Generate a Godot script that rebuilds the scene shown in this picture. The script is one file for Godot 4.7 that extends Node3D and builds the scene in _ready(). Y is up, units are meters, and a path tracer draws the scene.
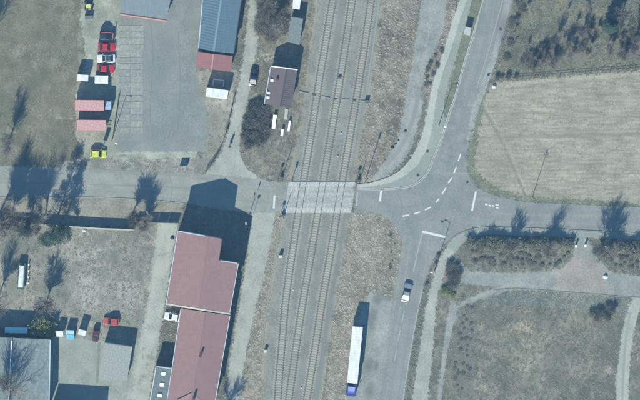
extends Node3D
# Aerial view of a level crossing, built as a map: one map unit is 0.24 m, x to the east, z to the south.

const S := 0.24
const CAM := Vector3(-45.0, 1500.0, -82.0)
const IW := 1600
const IH := 1024
const CELL := 0.11
const X0 := -88.0
const Z0 := -56.32

var rng := RandomNumberGenerator.new()
var taken := {}
var mats := {}
var mask := PackedByteArray()
var land_tex: ImageTexture
var noise_mid := PackedByteArray()
var noise_fine := PackedByteArray()
var noise_coarse := PackedByteArray()
var noise_wx := PackedByteArray()
var noise_wy := PackedByteArray()
var noise_streak := PackedByteArray()
var buf := PackedByteArray()
var palette: Array = []
var class_of := {}
var tex_mottle: ImageTexture
var tex_streak: ImageTexture
var tex_roof: ImageTexture

# ---------------------------------------------------------------- map helpers
func at(px: float, py: float, y := 0.0) -> Vector3:
	return Vector3((px - 320.0) * S, y, (py - 200.0) * S)

# a roof point seen over map point (px, py) that stands h above the ground: plumb it back to its own footprint
func top(px: float, py: float, h: float) -> Vector3:
	var g := at(px, py)
	var p := g.lerp(Vector3(CAM.x, 0, CAM.z), h / CAM.y)
	return Vector3(p.x, h, p.z)

func sp(chain: Array, n := 5) -> Array:
	var out: Array = []
	for i in chain.size() - 1:
		var a: Vector2 = chain[maxi(i - 1, 0)]
		var b: Vector2 = chain[i]
		var c: Vector2 = chain[i + 1]
		var d: Vector2 = chain[mini(i + 2, chain.size() - 1)]
		for k in n:
			out.append(b.cubic_interpolate(c, a, d, float(k) / n))
	out.append(chain[-1])
	return out

func pv(flat: Array) -> Array:
	var out: Array = []
	for i in range(0, flat.size(), 2):
		out.append(Vector2(flat[i], flat[i + 1]))
	return out

func rev(a: Array) -> Array:
	var b := a.duplicate()
	b.reverse()
	return b

func world_line(chain: Array, y := 0.0) -> Array:
	var out: Array = []
	for p in chain:
		out.append(at(p.x, p.y, y))
	return out

# ---------------------------------------------------------------- node helpers
func numbered(called: String) -> String:
	if not taken.has(called):
		taken[called] = 0
		return called
	taken[called] += 1
	return "%s_%03d" % [called, taken[called]]

func thing(called: String, label: String, category: String, where := Vector3.ZERO, turn := 0.0, group := "") -> Node3D:
	var o := Node3D.new()
	o.name = numbered(called)
	add_child(o)
	o.position = where
	o.rotation.y = turn
	tag(o, label, category, group)
	return o

func tag(o: Node, label: String, category: String, group := "") -> void:
	o.set_meta("label", label)
	o.set_meta("category", category)
	if group != "":
		o.set_meta("group", group)

func new_st() -> SurfaceTool:
	var st := SurfaceTool.new()
	st.begin(Mesh.PRIMITIVE_TRIANGLES)
	st.set_smooth_group(-1)
	return st

func commit(st: SurfaceTool, m: Material) -> ArrayMesh:
	st.generate_normals()
	var mesh := st.commit()
	if mesh.get_surface_count() > 0:
		mesh.surface_set_material(0, m)
	return mesh

func put(called: String, mesh: Mesh, parent: Node = null) -> MeshInstance3D:
	var o := MeshInstance3D.new()
	o.mesh = mesh
	if parent == null:
		o.name = numbered(called)
		add_child(o)
	else:
		o.name = called
		parent.add_child(o, true)
	return o

func obj(called: String, st: SurfaceTool, m: Material, parent: Node = null) -> MeshInstance3D:
	return put(called, commit(st, m), parent)

func struct(called: String, st: SurfaceTool, m: Material) -> MeshInstance3D:
	var o := obj(called, st, m)
	o.set_meta("kind", "structure")
	return o

# ---------------------------------------------------------------- shape helpers
func tri(st: SurfaceTool, a: Vector3, b: Vector3, c: Vector3, out: Vector3) -> void:
	var n := (a - c).cross(a - b)
	if n.dot(out) < 0.0:
		st.add_vertex(a); st.add_vertex(c); st.add_vertex(b)
	else:
		st.add_vertex(a); st.add_vertex(b); st.add_vertex(c)

func quad(st: SurfaceTool, a: Vector3, b: Vector3, c: Vector3, d: Vector3, out: Vector3) -> void:
	tri(st, a, b, c, out)
	tri(st, a, c, d, out)

# a box with chamfered edges; xf places its centre
func box(st: SurfaceTool, c: Vector3, size: Vector3, bevel := 0.0, xf := Transform3D.IDENTITY) -> void:
	var h := size * 0.5
	var b := minf(bevel, minf(h.x, minf(h.y, h.z)) * 0.9)
	var ax := [Vector3.RIGHT, Vector3.UP, Vector3.BACK]
	for a in 3:
		var u: Vector3 = ax[(a + 1) % 3]
		var v: Vector3 = ax[(a + 2) % 3]
		var w: Vector3 = ax[a]
		var hu := h.dot(u) - b
		var hv := h.dot(v) - b
		var hw := h.dot(w)
		for s in [-1.0, 1.0]:
			var o: Vector3 = w * hw * s
			quad(st, xf * (c + o - u * hu - v * hv), xf * (c + o + u * hu - v * hv), xf * (c + o + u * hu + v * hv), xf * (c + o - u * hu + v * hv), xf.basis * (w * s))
		if b > 0.0:
			for su in [-1.0, 1.0]:
				for sv in [-1.0, 1.0]:
					var e1: Vector3 = u * (h.dot(u) * su) + v * (hv * sv)
					var e2: Vector3 = u * (hu * su) + v * (h.dot(v) * sv)
					var l: Vector3 = w * (hw - b)
					quad(st, xf * (c + e1 - l), xf * (c + e1 + l), xf * (c + e2 + l), xf * (c + e2 - l), xf.basis * (u * su + v * sv))
	if b > 0.0:
		for sx in [-1.0, 1.0]:
			for sy in [-1.0, 1.0]:
				for sz in [-1.0, 1.0]:
					var p := Vector3(sx * h.x, sy * h.y, sz * h.z)
					var q := Vector3(sx, sy, sz) * b
					tri(st, xf * (c + p - Vector3(0, q.y, q.z)), xf * (c + p - Vector3(q.x, 0, q.z)), xf * (c + p - Vector3(q.x, q.y, 0)), xf.basis * Vector3(sx, sy, sz))

func cyl(st: SurfaceTool, a: Vector3, b: Vector3, r0: float, r1: float, n := 8, caps := true) -> void:
	var d := b - a
	if d.length() < 0.0001:
		return
	d = d.normalized()
	var u := d.cross(Vector3.UP if absf(d.y) < 0.9 else Vector3.RIGHT).normalized()
	var v := d.cross(u)
	for k in n:
		var t0 := TAU * k / n
		var t1 := TAU * (k + 1) / n
		var p0 := u * cos(t0) + v * sin(t0)
		var p1 := u * cos(t1) + v * sin(t1)
		quad(st, a + p0 * r0, a + p1 * r0, b + p1 * r1, b + p0 * r1, p0 + p1)
		if caps:
			tri(st, a, a + p0 * r0, a + p1 * r0, -d)
			tri(st, b, b + p0 * r1, b + p1 * r1, d)

# rings of equal size joined into a skin
func loft(st: SurfaceTool, rings: Array, close_ends := true) -> void:
	var mid := Vector3.ZERO
	var mids: Array = []
	for r in rings:
		var m := Vector3.ZERO
		for p in r:
			m += p
		m /= r.size()
		mids.append(m)
	for i in rings.size() - 1:
		var n: int = rings[i].size()
		mid = (mids[i] + mids[i + 1]) * 0.5
		for k in n:
			var a: Vector3 = rings[i][k]
			var b: Vector3 = rings[i][(k + 1) % n]
			var c: Vector3 = rings[i + 1][(k + 1) % n]
			var d: Vector3 = rings[i + 1][k]
			quad(st, a, b, c, d, (a + b + c + d) * 0.25 - mid)
	if close_ends:
		for e in [0, rings.size() - 1]:
			var out: Vector3 = mids[e] - mids[1 if e == 0 else e - 1]
			var n2: int = rings[e].size()
			for k in n2:
				tri(st, mids[e], rings[e][k], rings[e][(k + 1) % n2], out)

# a flat-lying strip (or low wall) along a line of points
func sweep(st: SurfaceTool, pts: Array, half: float, y0: float, y1: float) -> void:
	var l: Array = []
	var r: Array = []
	for i in pts.size():
		var d: Vector3 = pts[mini(i + 1, pts.size() - 1)] - pts[maxi(i - 1, 0)]
		d.y = 0.0
		d = d.normalized()
		var s := Vector3(-d.z, 0, d.x) * half
		l.append(pts[i] - s)
		r.append(pts[i] + s)
	for i in pts.size() - 1:
		var a: Vector3 = l[i] + Vector3.UP * y1
		var b: Vector3 = l[i + 1] + Vector3.UP * y1
		var c: Vector3 = r[i + 1] + Vector3.UP * y1
		var d2: Vector3 = r[i] + Vector3.UP * y1
		quad(st, a, b, c, d2, Vector3.UP)
		if y1 - y0 > 0.01:
			var k := Vector3.UP * (y0 - y1)
			quad(st, a, b, b + k, a + k, a - d2)
			quad(st, c, d2, d2 + k, c + k, d2 - a)
	if y1 - y0 > 0.01:
		for e in [0, pts.size() - 1]:
			var out: Vector3 = pts[e] - pts[1 if e == 0 else e - 1]
			quad(st, l[e] + Vector3.UP * y0, r[e] + Vector3.UP * y0, r[e] + Vector3.UP * y1, l[e] + Vector3.UP * y1, out)

# polygon given on the map, as a slab from y0 up to y1 (y0 == y1: a sheet); carries map coordinates as UV
func plate(st: SurfaceTool, poly: Array, y0: float, y1: float) -> void:
	var p2 := PackedVector2Array()
	for p in poly:
		p2.append(Vector2((p.x - 320.0) * S, (p.y - 200.0) * S))
	var idx := Geometry2D.triangulate_polygon(p2)
	for i in range(0, idx.size(), 3):
		var v: Array = []
		for k in 3:
			v.append(Vector3(p2[idx[i + k]].x, y1, p2[idx[i + k]].y))
		if ((v[0] - v[2]).cross(v[0] - v[1])).y < 0.0:
			v.reverse()
		for q in v:
			st.set_uv(land_uv(q))
			st.add_vertex(q)
	if y1 - y0 > 0.01:
		var c := Vector2.ZERO
		var ccw := Geometry2D.is_polygon_clockwise(p2)
		for i in p2.size():
			var a := p2[i]
			var b := p2[(i + 1) % p2.size()]
			var n := Vector2(b.y - a.y, a.x - b.x) * (1.0 if not ccw else -1.0)
			st.set_uv(land_uv(Vector3(a.x, 0, a.y)))
			quad(st, Vector3(a.x, y0, a.y), Vector3(b.x, y0, b.y), Vector3(b.x, y1, b.y), Vector3(a.x, y1, a.y), Vector3(n.x, 0, n.y))

func land_uv(q: Vector3) -> Vector2:
	return Vector2((q.x - X0) / (IW * CELL), (q.z - Z0) / (IH * CELL))

# a tilted slab: polygon of 3D points seen from above, with a thickness
func slab3(st: SurfaceTool, pts: Array, thick: float) -> void:
	var p2 := PackedVector2Array()
	var c := Vector3.ZERO
	for p in pts:
		p2.append(Vector2(p.x, p.z))
		c += p
	c /= pts.size()
	var idx := Geometry2D.triangulate_polygon(p2)
	var dn := Vector3.DOWN * thick
	for i in range(0, idx.size(), 3):
		tri(st, pts[idx[i]], pts[idx[i + 1]], pts[idx[i + 2]], Vector3.UP)
		tri(st, pts[idx[i]] + dn, pts[idx[i + 1]] + dn, pts[idx[i + 2]] + dn, Vector3.DOWN)
	var cw := Geometry2D.is_polygon_clockwise(p2)
	for i in pts.size():
		var a: Vector3 = pts[i]
		var b: Vector3 = pts[(i + 1) % pts.size()]
		var n := Vector3(b.z - a.z, 0, a.x - b.x) * (-1.0 if cw else 1.0)
		quad(st, a, b, b + dn, a + dn, n)

# ---------------------------------------------------------------- materials
func grey_tex(seed_: int, freq: float, lo: float, hi: float, squash := 1, oct := 5) -> ImageTexture:
	var n := FastNoiseLite.new()
	n.seed = seed_
	n.noise_type = FastNoiseLite.TYPE_SIMPLEX_SMOOTH
	n.frequency = freq
	n.fractal_octaves = oct
	n.fractal_gain = 0.62
	var im: Image = n.get_seamless_image(512, 512 / squash)
	im.convert(Image.FORMAT_RGB8)
	if squash > 1:
		im.resize(512, 512, Image.INTERPOLATE_CUBIC)
	var d := im.get_data()
	for i in d.size():
		d[i] = int(255.0 * lerpf(lo, hi, d[i] / 255.0))
	var im2 := Image.create_from_data(512, 512, false, Image.FORMAT_RGB8, d)
	im2.generate_mipmaps()
	return ImageTexture.create_from_image(im2)

# sheets of slightly different tone, streaked and stained
func roof_tex(seed_: int) -> ImageTexture:
	var r2 := RandomNumberGenerator.new()
	r2.seed = seed_
	var n := FastNoiseLite.new()
	n.seed = seed_
	n.frequency = 0.018
	n.fractal_octaves = 5
	n.fractal_gain = 0.6
	var big: Image = n.get_seamless_image(512, 512)
	n.frequency = 0.05
	var str: Image = n.get_seamless_image(512, 128)
	big.convert(Image.FORMAT_L8)
	str.convert(Image.FORMAT_L8)
	var a := big.get_data()
	var b := str.get_data()
	var tone := PackedFloat32Array()
	for k in 32 * 16:
		tone.append(r2.randf_range(0.95, 1.0))
	var d := PackedByteArray()
	d.resize(512 * 512 * 3)
	for y in 512:
		for x in 512:
			var u := a[y * 512 + x] / 255.0
			var v := b[(y >> 2) * 512 + x] / 255.0
			var stain := clampf((u - 0.62) * 3.0, 0.0, 1.0)
			var k := tone[(y >> 4) * 16 + (x >> 5)] * lerpf(0.9, 1.0, v) * lerpf(0.93, 1.0, u)
			var o := (y * 512 + x) * 3
			d[o] = int(255.0 * k * (1.0 - stain * 0.16))
			d[o + 1] = int(255.0 * k * (1.0 - stain * 0.1))
			d[o + 2] = int(255.0 * k * (1.0 - stain * 0.1))
	var im := Image.create_from_data(512, 512, false, Image.FORMAT_RGB8, d)
	im.generate_mipmaps()
	return ImageTexture.create_from_image(im)

func mat(key: String, c: Color, rough := 0.8, metal := 0.0, tex: ImageTexture = null, metres := 4.0) -> StandardMaterial3D:
	if mats.has(key):
		return mats[key]
	var m := StandardMaterial3D.new()
	m.albedo_color = c
	m.roughness = rough
	m.metallic = metal
	if tex:
		m.albedo_texture = tex
		m.uv1_triplanar = true
		m.uv1_world_triplanar = true
		m.uv1_scale = Vector3.ONE / metres
	mats[key] = m
	return m

func rgb(r: int, g: int, b: int) -> Color:
	return Color8(r, g, b)

# ---------------------------------------------------------------- land cover
func cover(key: String, a: Array, b: Array, grain: float, contrast := 1.5) -> void:
	class_of[key] = palette.size()
	palette.append([a, b, grain, contrast])

func img_xy(p: Vector2) -> Vector2:
	return Vector2(((p.x - 320.0) * S - X0) / CELL, ((p.y - 200.0) * S - Z0) / CELL)

func stamp(poly: Array, key: String) -> void:
	var id: int = class_of[key]
	var q: Array = []
	var lo := 1e9
	var hi := -1e9
	for p in poly:
		var v := img_xy(p)
		q.append(v)
		lo = minf(lo, v.y)
		hi = maxf(hi, v.y)
	for y in range(maxi(0, int(lo)), mini(IH - 1, int(hi) + 1) + 1):
		var yy := y + 0.5
		var xs: Array = []
		for i in q.size():
			var a: Vector2 = q[i]
			var b: Vector2 = q[(i + 1) % q.size()]
			if (a.y <= yy) != (b.y <= yy):
				xs.append(a.x + (yy - a.y) / (b.y - a.y) * (b.x - a.x))
		xs.sort()
		for k in range(0, xs.size() - 1, 2):
			for x in range(maxi(0, int(ceil(xs[k] - 0.5))), mini(IW, int(ceil(xs[k + 1] - 0.5)))):
				mask[y * IW + x] = id

func noise_bytes(seed_: int, freq: float, oct: int, gain := 0.55, sx := 1) -> PackedByteArray:
	var n := FastNoiseLite.new()
	n.seed = seed_
	n.noise_type = FastNoiseLite.TYPE_SIMPLEX_SMOOTH
	n.frequency = freq
	n.fractal_octaves = oct
	n.fractal_gain = gain
	var im: Image = n.get_image(IW / sx, IH)
	if sx > 1:
		im.resize(IW, IH, Image.INTERPOLATE_CUBIC)
	im.convert(Image.FORMAT_L8)
	return im.get_data()

func paint_land() -> void:
	var lr := PackedInt32Array()
	var lg := PackedInt32Array()
	var lb := PackedInt32Array()
	var gr := PackedInt32Array()
	for p in palette:
		gr.append(int(p[2] * 128.0))
		for t in 256:
			var k := clampf((t / 255.0 - 0.5) * p[3] * 1.6 + 0.5, -0.3, 1.3)
			lr.append(int(lerpf(p[0][0], p[1][0], k)))
			lg.append(int(lerpf(p[0][1], p[1][1], k)))
			lb.append(int(lerpf(p[0][2], p[1][2], k)))
	buf.resize(IW * IH * 3)
	var soft := PackedInt32Array()
	for k in class_of:
		soft.append(6 if k in ["road", "old_road", "pale_path", "walk", "concrete", "lot"] else (5 if k in ["lane", "gravel"] else 4))
	var field_id: int = class_of["field"]
	var total := IW * IH
	for i in total:
		var f: int = noise_fine[i]
		var sh: int = soft[mask[i]]
		var j := clampi(i + ((noise_wx[i] - 128) >> sh) + ((noise_wy[i] - 128) >> sh) * IW, 0, total - 1)
		var c: int = mask[j]
		var k := c * 256 + ((noise_mid[i] * 5 + noise_coarse[i] * 3) >> 3)
		var d: int = ((f - 128) * gr[c]) >> 7
		if c == field_id:
			d += (noise_streak[i] - 128) >> 3
		var o := i * 3
		buf[o] = clampi(lr[k] + d, 0, 255)
		buf[o + 1] = clampi(lg[k] + d, 0, 255)
		buf[o + 2] = clampi(lb[k] + d, 0, 255)

# a patch of other matter (bare soil, moss, gravel, tar) with a noisy outline
func patch(px: float, py: float, rx: float, ry: float, col: Array, strength: float, turn := 0.0, only := -1) -> void:
	var c := img_xy(Vector2(px, py))
	var ix := rx * S / CELL
	var iy := ry * S / CELL
	var m := maxf(ix, iy) * 1.35
	var cs := cos(turn)
	var sn := sin(turn)
	for y in range(maxi(0, int(c.y - m)), mini(IH, int(c.y + m))):
		for x in range(maxi(0, int(c.x - m)), mini(IW, int(c.x + m))):
			var dx := x - c.x
			var dy := y - c.y
			var u := (dx * cs + dy * sn) / ix
			var v := (-dx * sn + dy * cs) / iy
			var d := sqrt(u * u + v * v)
			if d > 1.35:
				continue
			var i := y * IW + x
			if only >= 0 and mask[i] != only:
				continue
			var w := clampf((1.0 - d + (noise_mid[i] - 128) / 190.0 + (noise_fine[i] - 128) / 170.0) * 1.6, 0.0, 1.0) * strength
			if w <= 0.0:
				continue
			for k in 3:
				buf[i * 3 + k] = int(lerpf(buf[i * 3 + k], col[k] + (noise_fine[i] - 128) * 0.16, w))

# a track, crack or tarred joint along a line
func stroke(chain: Array, wide: float, col: Array, strength: float, broken := 0.5) -> void:
	var hw := wide * 0.5 * S / CELL
	for s in chain.size() - 1:
		var a := img_xy(chain[s])
		var b := img_xy(chain[s + 1])
		var ab := b - a
		var l2 := maxf(ab.length_squared(), 0.001)
		for y in range(maxi(0, int(minf(a.y, b.y) - hw - 2)), mini(IH, int(maxf(a.y, b.y) + hw + 3))):
			for x in range(maxi(0, int(minf(a.x, b.x) - hw - 2)), mini(IW, int(maxf(a.x, b.x) + hw + 3))):
				var p := Vector2(x, y) - a
				var t := p.dot(ab) / l2
				if t < 0.0 or t >= 1.0:
					continue
				var d := (p - ab * t).length()
				if d > hw + 0.7:
					continue
				var i := y * IW + x
				var w := clampf(hw + 0.7 - d, 0.0, 1.0) * strength * clampf(1.0 + broken * (noise_mid[i] + noise_fine[i] - 256) / 60.0, 0.0, 1.0)
				for k in 3:
					buf[i * 3 + k] = int(lerpf(buf[i * 3 + k], col[k], w))

# ---------------------------------------------------------------- scene
var polys: Array = []      # [node name, cover class, polygon, height of its top, true for a raised slab, label]

func ground_cover(called: String, key: String, poly: Array, y: float, raised := false) -> void:
	polys.append([called, key, poly, y, raised])
	stamp(poly, key)

func _ready() -> void:
	rng.seed = 20240
	var cam := Camera3D.new()
	cam.name = "camera"
	add_child(cam)
	cam.position = CAM
	cam.rotation_degrees = Vector3(-90, 0, 0)
	cam.projection = Camera3D.PROJECTION_FRUSTUM
	cam.near = 100.0
	cam.far = 4000.0
	cam.size = 400.0 * S * cam.near / CAM.y
	cam.frustum_offset = Vector2(-CAM.x, CAM.z) * cam.near / CAM.y
	cam.current = true

	var world := WorldEnvironment.new()
	world.name = "environment"
	var env := Environment.new()
	env.background_mode = Environment.BG_SKY
	var sky_mat := ProceduralSkyMaterial.new()
	sky_mat.sky_top_color = rgb(78, 117, 160)
	sky_mat.sky_horizon_color = rgb(102, 138, 174)
	sky_mat.sky_curve = 0.2
	sky_mat.ground_bottom_color = rgb(80, 86, 84)
	sky_mat.ground_horizon_color = rgb(96, 116, 136)
	sky_mat.use_debanding = false
	var sky := Sky.new()
	sky.sky_material = sky_mat
	env.sky = sky
	env.tonemap_mode = Environment.TONE_MAPPER_LINEAR
	env.tonemap_exposure = 1.97
	# the thin blue air between the aircraft and the ground
	env.fog_enabled = true
	env.fog_light_color = Color(0.56, 0.76, 0.93)
	env.fog_density = 0.000055
	env.sdfgi_enabled = true
	env.ssao_enabled = true
	env.ssil_enabled = true
	world.environment = env
	add_child(world)

	var sun := DirectionalLight3D.new()
	sun.name = "sun"
	sun.light_energy = 1.5
	sun.light_color = Color(1.0, 0.985, 0.935)
	sun.light_angular_distance = 0.5
	sun.shadow_enabled = true
	add_child(sun)
	# the sun stands in the south, a little to the west, 33.5 degrees up
	sun.look_at_from_position(Vector3.ZERO, Vector3(0.305 * 1.5, -1.0, -0.952 * 1.5), Vector3.UP)

	tex_mottle = grey_tex(5, 0.012, 0.74, 1.0)
	tex_streak = grey_tex(6, 0.02, 0.8, 1.0, 4)
	tex_roof = roof_tex(8)
	lay_land()
	make_railway()
	make_crossing()
	make_buildings()
	make_vehicles()
	make_street_furniture()
	make_yard_things()
	make_people()
	make_vegetation()
	make_grass()

func lay_land() -> void:
	noise_mid = noise_bytes(11, 0.022, 5, 0.6)
	noise_fine = noise_bytes(12, 0.16, 3, 0.7)
	noise_coarse = noise_bytes(13, 0.006, 4)
	noise_wx = noise_bytes(14, 0.09, 3, 0.65)
	noise_wy = noise_bytes(15, 0.09, 3, 0.65)
	noise_streak = noise_bytes(16, 0.12, 3, 0.6, 8)
	mask.resize(IW * IH)
	mask.fill(0)
	cover("scrub", [90, 93, 82], [117, 117, 104], 0.14, 1.8)
	cover("grass", [90, 90, 76], [113, 109, 93], 0.1, 1.6)
	cover("pale_dirt", [118, 122, 109], [144, 147, 132], 0.13, 1.6)
	cover("lot", [104, 110, 106], [119, 124, 118], 0.1, 1.2)
	cover("road", [107, 112, 108], [120, 125, 119], 0.09, 1.2)
	cover("old_road", [114, 117, 110], [128, 131, 123], 0.1, 1.3)
	cover("pale_path", [140, 145, 136], [152, 156, 147], 0.08, 1.2)
	cover("walk", [118, 124, 116], [130, 135, 126], 0.08, 1.2)
	cover("gravel", [114, 119, 113], [134, 137, 130], 0.14, 1.5)
	cover("ballast", [105, 107, 100], [123, 125, 116], 0.14, 1.2)
	cover("lane", [127, 131, 122], [144, 147, 137], 0.12, 1.4)
	cover("field", [122, 119, 105], [142, 138, 122], 0.11, 1.3)
	cover("verge", [88, 94, 77], [110, 113, 95], 0.13, 1.5)
	cover("dry_scrub", [98, 95, 83], [136, 130, 116], 0.2, 2.0)
	cover("weeds", [110, 106, 93], [145, 139, 125], 0.2, 2.0)
	cover("rough_grass", [94, 94, 83], [127, 123, 109], 0.14, 1.9)
	cover("ne_scrub", [88, 90, 77], [117, 114, 97], 0.14, 1.9)
	cover("yard", [108, 109, 99], [137, 134, 123], 0.12, 1.7)
	cover("concrete", [116, 123, 115], [133, 138, 128], 0.1, 1.4)
	cover("apron", [122, 118, 111], [137, 132, 123], 0.12, 1.3)
	cover("bank", [92, 97, 90], [116, 119, 110], 0.18, 1.6)
	cover("pinkish", [112, 111, 99], [131, 128, 115], 0.16, 1.5)

	# natural ground, west to east
	ground_cover("meadow", "grass", pv([-60, -40, 92, -40, 86, 60, 76, 100, 72, 135, 84, 160, 60, 166, -60, 164]), 0.01)
	ground_cover("dirt_ground", "pale_dirt", pv([84, -40, 130, -40, 120, 25, 118, 135, 118, 158, 95, 165, 84, 160, 74, 132, 76, 95, 86, 60, 80, 20]), 0.012)
	ground_cover("verge", "pinkish", pv([-60, 196, 85, 196, 140, 198, 185, 202, 178, 223, 135, 222, 133, 229, 8, 222, -60, 219]), 0.012)
	ground_cover("verge", "yard", pv([84, 158, 200, 156, 206, 172, 190, 174, 110, 171, 60, 168, 62, 162]), 0.013)
	ground_cover("yard_ground", "yard", pv([-60, 219, 8, 222, 133, 229, 158, 224, 152, 265, 148, 300, 138, 345, 50, 337, 50, 330, -60, 326]), 0.01)
	ground_cover("railway_verge", "weeds", pv([274, 213, 284, 213, 276, 262, 268, 320, 263, 350, 260, 440, 232, 440, 240, 398, 248, 350, 258, 300, 265, 275, 271, 240]), 0.012)
	ground_cover("scrub_ground", "dry_scrub", pv([385, -40, 420, -40, 416, 40, 408, 90, 400, 128, 388, 155, 368, 182, 352, 184, 360, 150, 369, 95, 376, 50, 383, 0]), 0.011)
	ground_cover("scrub_ground", "dry_scrub", pv([449, -40, 466, -40, 452, 22, 444, 48, 433, 80, 428, 104, 421, 92, 425, 70, 442, 36]), 0.011)
	ground_cover("scrub_ground", "weeds", pv([348, 212, 372, 213, 384, 217, 394, 226, 400, 237, 401, 250, 397, 275, 391, 305, 384, 360, 374, 440, 312, 440, 324, 400, 330, 350, 336, 300, 343, 260]), 0.011)
	ground_cover("house_garden", "rough_grass", pv([258, -40, 318, -40, 316, 0, 309, 50, 304, 95, 301, 125, 292, 160, 288, 181, 262, 178, 246, 165, 241, 150, 244, 120, 250, 90, 255, 55]), 0.011)
	ground_cover("scrub_ground", "ne_scrub", pv([520, -40, 720, -40, 720, 64, 640, 69, 560, 75, 495, 81, 503, 46]), 0.01)
	ground_cover("field", "field", pv([494, 82, 560, 76, 640, 70, 720, 65, 720, 208, 640, 206, 580, 203.5, 530, 201, 506, 197, 487, 191, 475, 182, 469, 170, 468, 155, 472, 132, 480, 107]), 0.01)
	ground_cover("verge", "verge", sp(pv([487, 88, 480, 104, 472, 132, 468, 155, 469, 170, 475, 183, 487, 191.5, 507, 197.5, 530, 201.5, 580, 204, 640, 206.5, 720, 209.5])) + rev(sp(pv([482, 112, 479, 132, 475, 155, 476, 168, 483, 178, 492, 185, 510, 192, 531, 196.5, 580, 199.5, 640, 203, 720, 205]))), 0.016)
	ground_cover("scrub_ground", "rough_grass", pv([426, 440, 429, 400, 434, 350, 438, 300, 444, 270, 455, 252, 466, 240, 500, 234, 560, 236, 640, 238, 720, 241, 720, 440]), 0.01)
	ground_cover("hedge_bank", "scrub", pv([452, 262, 458, 250, 468, 240, 500, 236, 574, 238, 573, 258, 560, 268, 520, 271, 470, 270]), 0.014)
	ground_cover("hedge_bank", "scrub", pv([590, 239, 640, 241, 720, 244, 720, 276, 640, 275, 610, 270, 594, 256]), 0.014)
	ground_cover("bank", "bank", pv([498, 291, 560, 294, 640, 299, 720, 302, 720, 317, 630, 315, 560, 308, 505, 303, 478, 305]), 0.014)
	# tracks and paths
	ground_cover("dirt_track", "gravel", sp(pv([418, -40, 421, 0, 415, 40, 407, 90, 400, 128, 388, 155, 369, 182])) + rev(sp(pv([450, -40, 447, 0, 442, 34, 426, 68, 421, 92, 422, 108, 412, 145, 402, 163, 388, 175, 376, 181]))), 0.02)
	ground_cover("gravel_path", "gravel", pv([453, 260, 468, 271, 520, 273, 560, 270, 572, 261, 576, 238, 588, 238, 595, 256, 612, 272, 640, 276, 720, 279, 720, 301, 640, 298, 560, 292, 515, 289, 490, 296, 470, 304, 456, 308, 462, 301, 480, 293, 494, 287, 470, 284, 458, 283]), 0.02)
	ground_cover("apron", "apron", pv([573, 256, 591, 257, 602, 269, 608, 293, 553, 290, 560, 271]), 0.026)
	ground_cover("dirt_track", "lane", sp(pv([634, 297, 627, 312, 620, 345, 616, 385, 615, 440])) + rev(sp(pv([645, 298, 638, 315, 632, 345, 629, 385, 629, 440]))), 0.026)
	ground_cover("footpath", "gravel", sp(pv([450, 300, 444, 340, 437, 395, 433, 440])) + rev(sp(pv([459, 306, 449, 345, 442, 395, 439, 440]))), 0.026)
	ground_cover("footpath", "lane", sp(pv([447, 246, 438, 262, 433, 280, 427, 300, 419, 350, 412, 400, 407, 440])) + rev(sp(pv([455, 252, 446, 268, 442, 282, 437, 300, 433, 350, 428, 400, 423, 440]))), 0.022)
	ground_cover("truck_stop", "gravel", pv([370, 292, 393, 298, 386, 350, 378, 440, 342, 440, 347, 385, 356, 322, 362, 306]), 0.02)
	# yards and lanes of the west
	ground_cover("yard_paving", "lot", pv([130, -40, 212, -40, 203, 20, 198, 70, 206, 100, 209, 125, 205, 150, 198, 153, 118, 153, 118, 130, 120, 25]), 0.02)
	ground_cover("dirt_ground", "yard", pv([195, 70, 238, 70, 233, 100, 222, 148, 206, 172, 197, 171, 204, 150, 209, 125, 205, 100]), 0.022)
	ground_cover("gravel_strip", "pale_dirt", pv([118, 151, 197, 151, 198, 158, 112, 160]), 0.024)
	ground_cover("lane", "lane", sp(pv([252, -40, 249, 0, 243, 60, 236, 95, 228, 130, 220, 154, 205, 174])) + pv([220, 180]) + rev(sp(pv([264, -40, 261, 0, 256, 50, 250, 90, 243, 120, 240, 148, 246, 166, 262, 179, 276, 183]))), 0.028)
	ground_cover("lane", "lane", sp(pv([252, 211, 249, 240, 240, 300, 229, 365, 222, 440])) + rev(sp(pv([276, 211, 271, 240, 264, 278, 257, 302, 247, 350, 240, 398, 233, 440]))), 0.02)
	ground_cover("concrete_lane", "lane", sp(pv([158, 221, 152, 265, 148, 300, 138, 345, 124, 400, 114, 440])) + rev(sp(pv([179, 223, 171, 265, 164, 308, 157, 350, 149, 400, 140, 440]))), 0.024)
	ground_cover("yard_concrete", "concrete", pv([50, 337, 102, 340, 138, 344, 126, 400, 118, 440, 50, 440]), 0.02)
	# railway
	ground_cover("ballast_bed", "ballast", sp(pv([320, -40, 316, 0, 309, 50, 304, 95, 300, 125, 292, 160, 287, 182, 283, 213, 279, 240, 275, 262, 270, 292, 266, 322, 263, 350, 261, 400, 259, 440])) + rev(sp(pv([388, -40, 383, 0, 376, 50, 369, 95, 364, 125, 359, 150, 355, 182, 350, 213, 343, 260, 336, 300, 329, 350, 322, 400, 316, 440]))), 0.05, true)
	# roads
	ground_cover("road", "old_road", pv([-60, 164, 60, 167, 110, 170, 190, 173, 207, 174, 262, 179, 278, 181.6, 291, 181.8, 286.5, 212.8, 277, 213, 250, 213, 225, 210, 185, 203, 140, 199, 85, 197, 0, 197, -60, 198]), 0.034)
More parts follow.
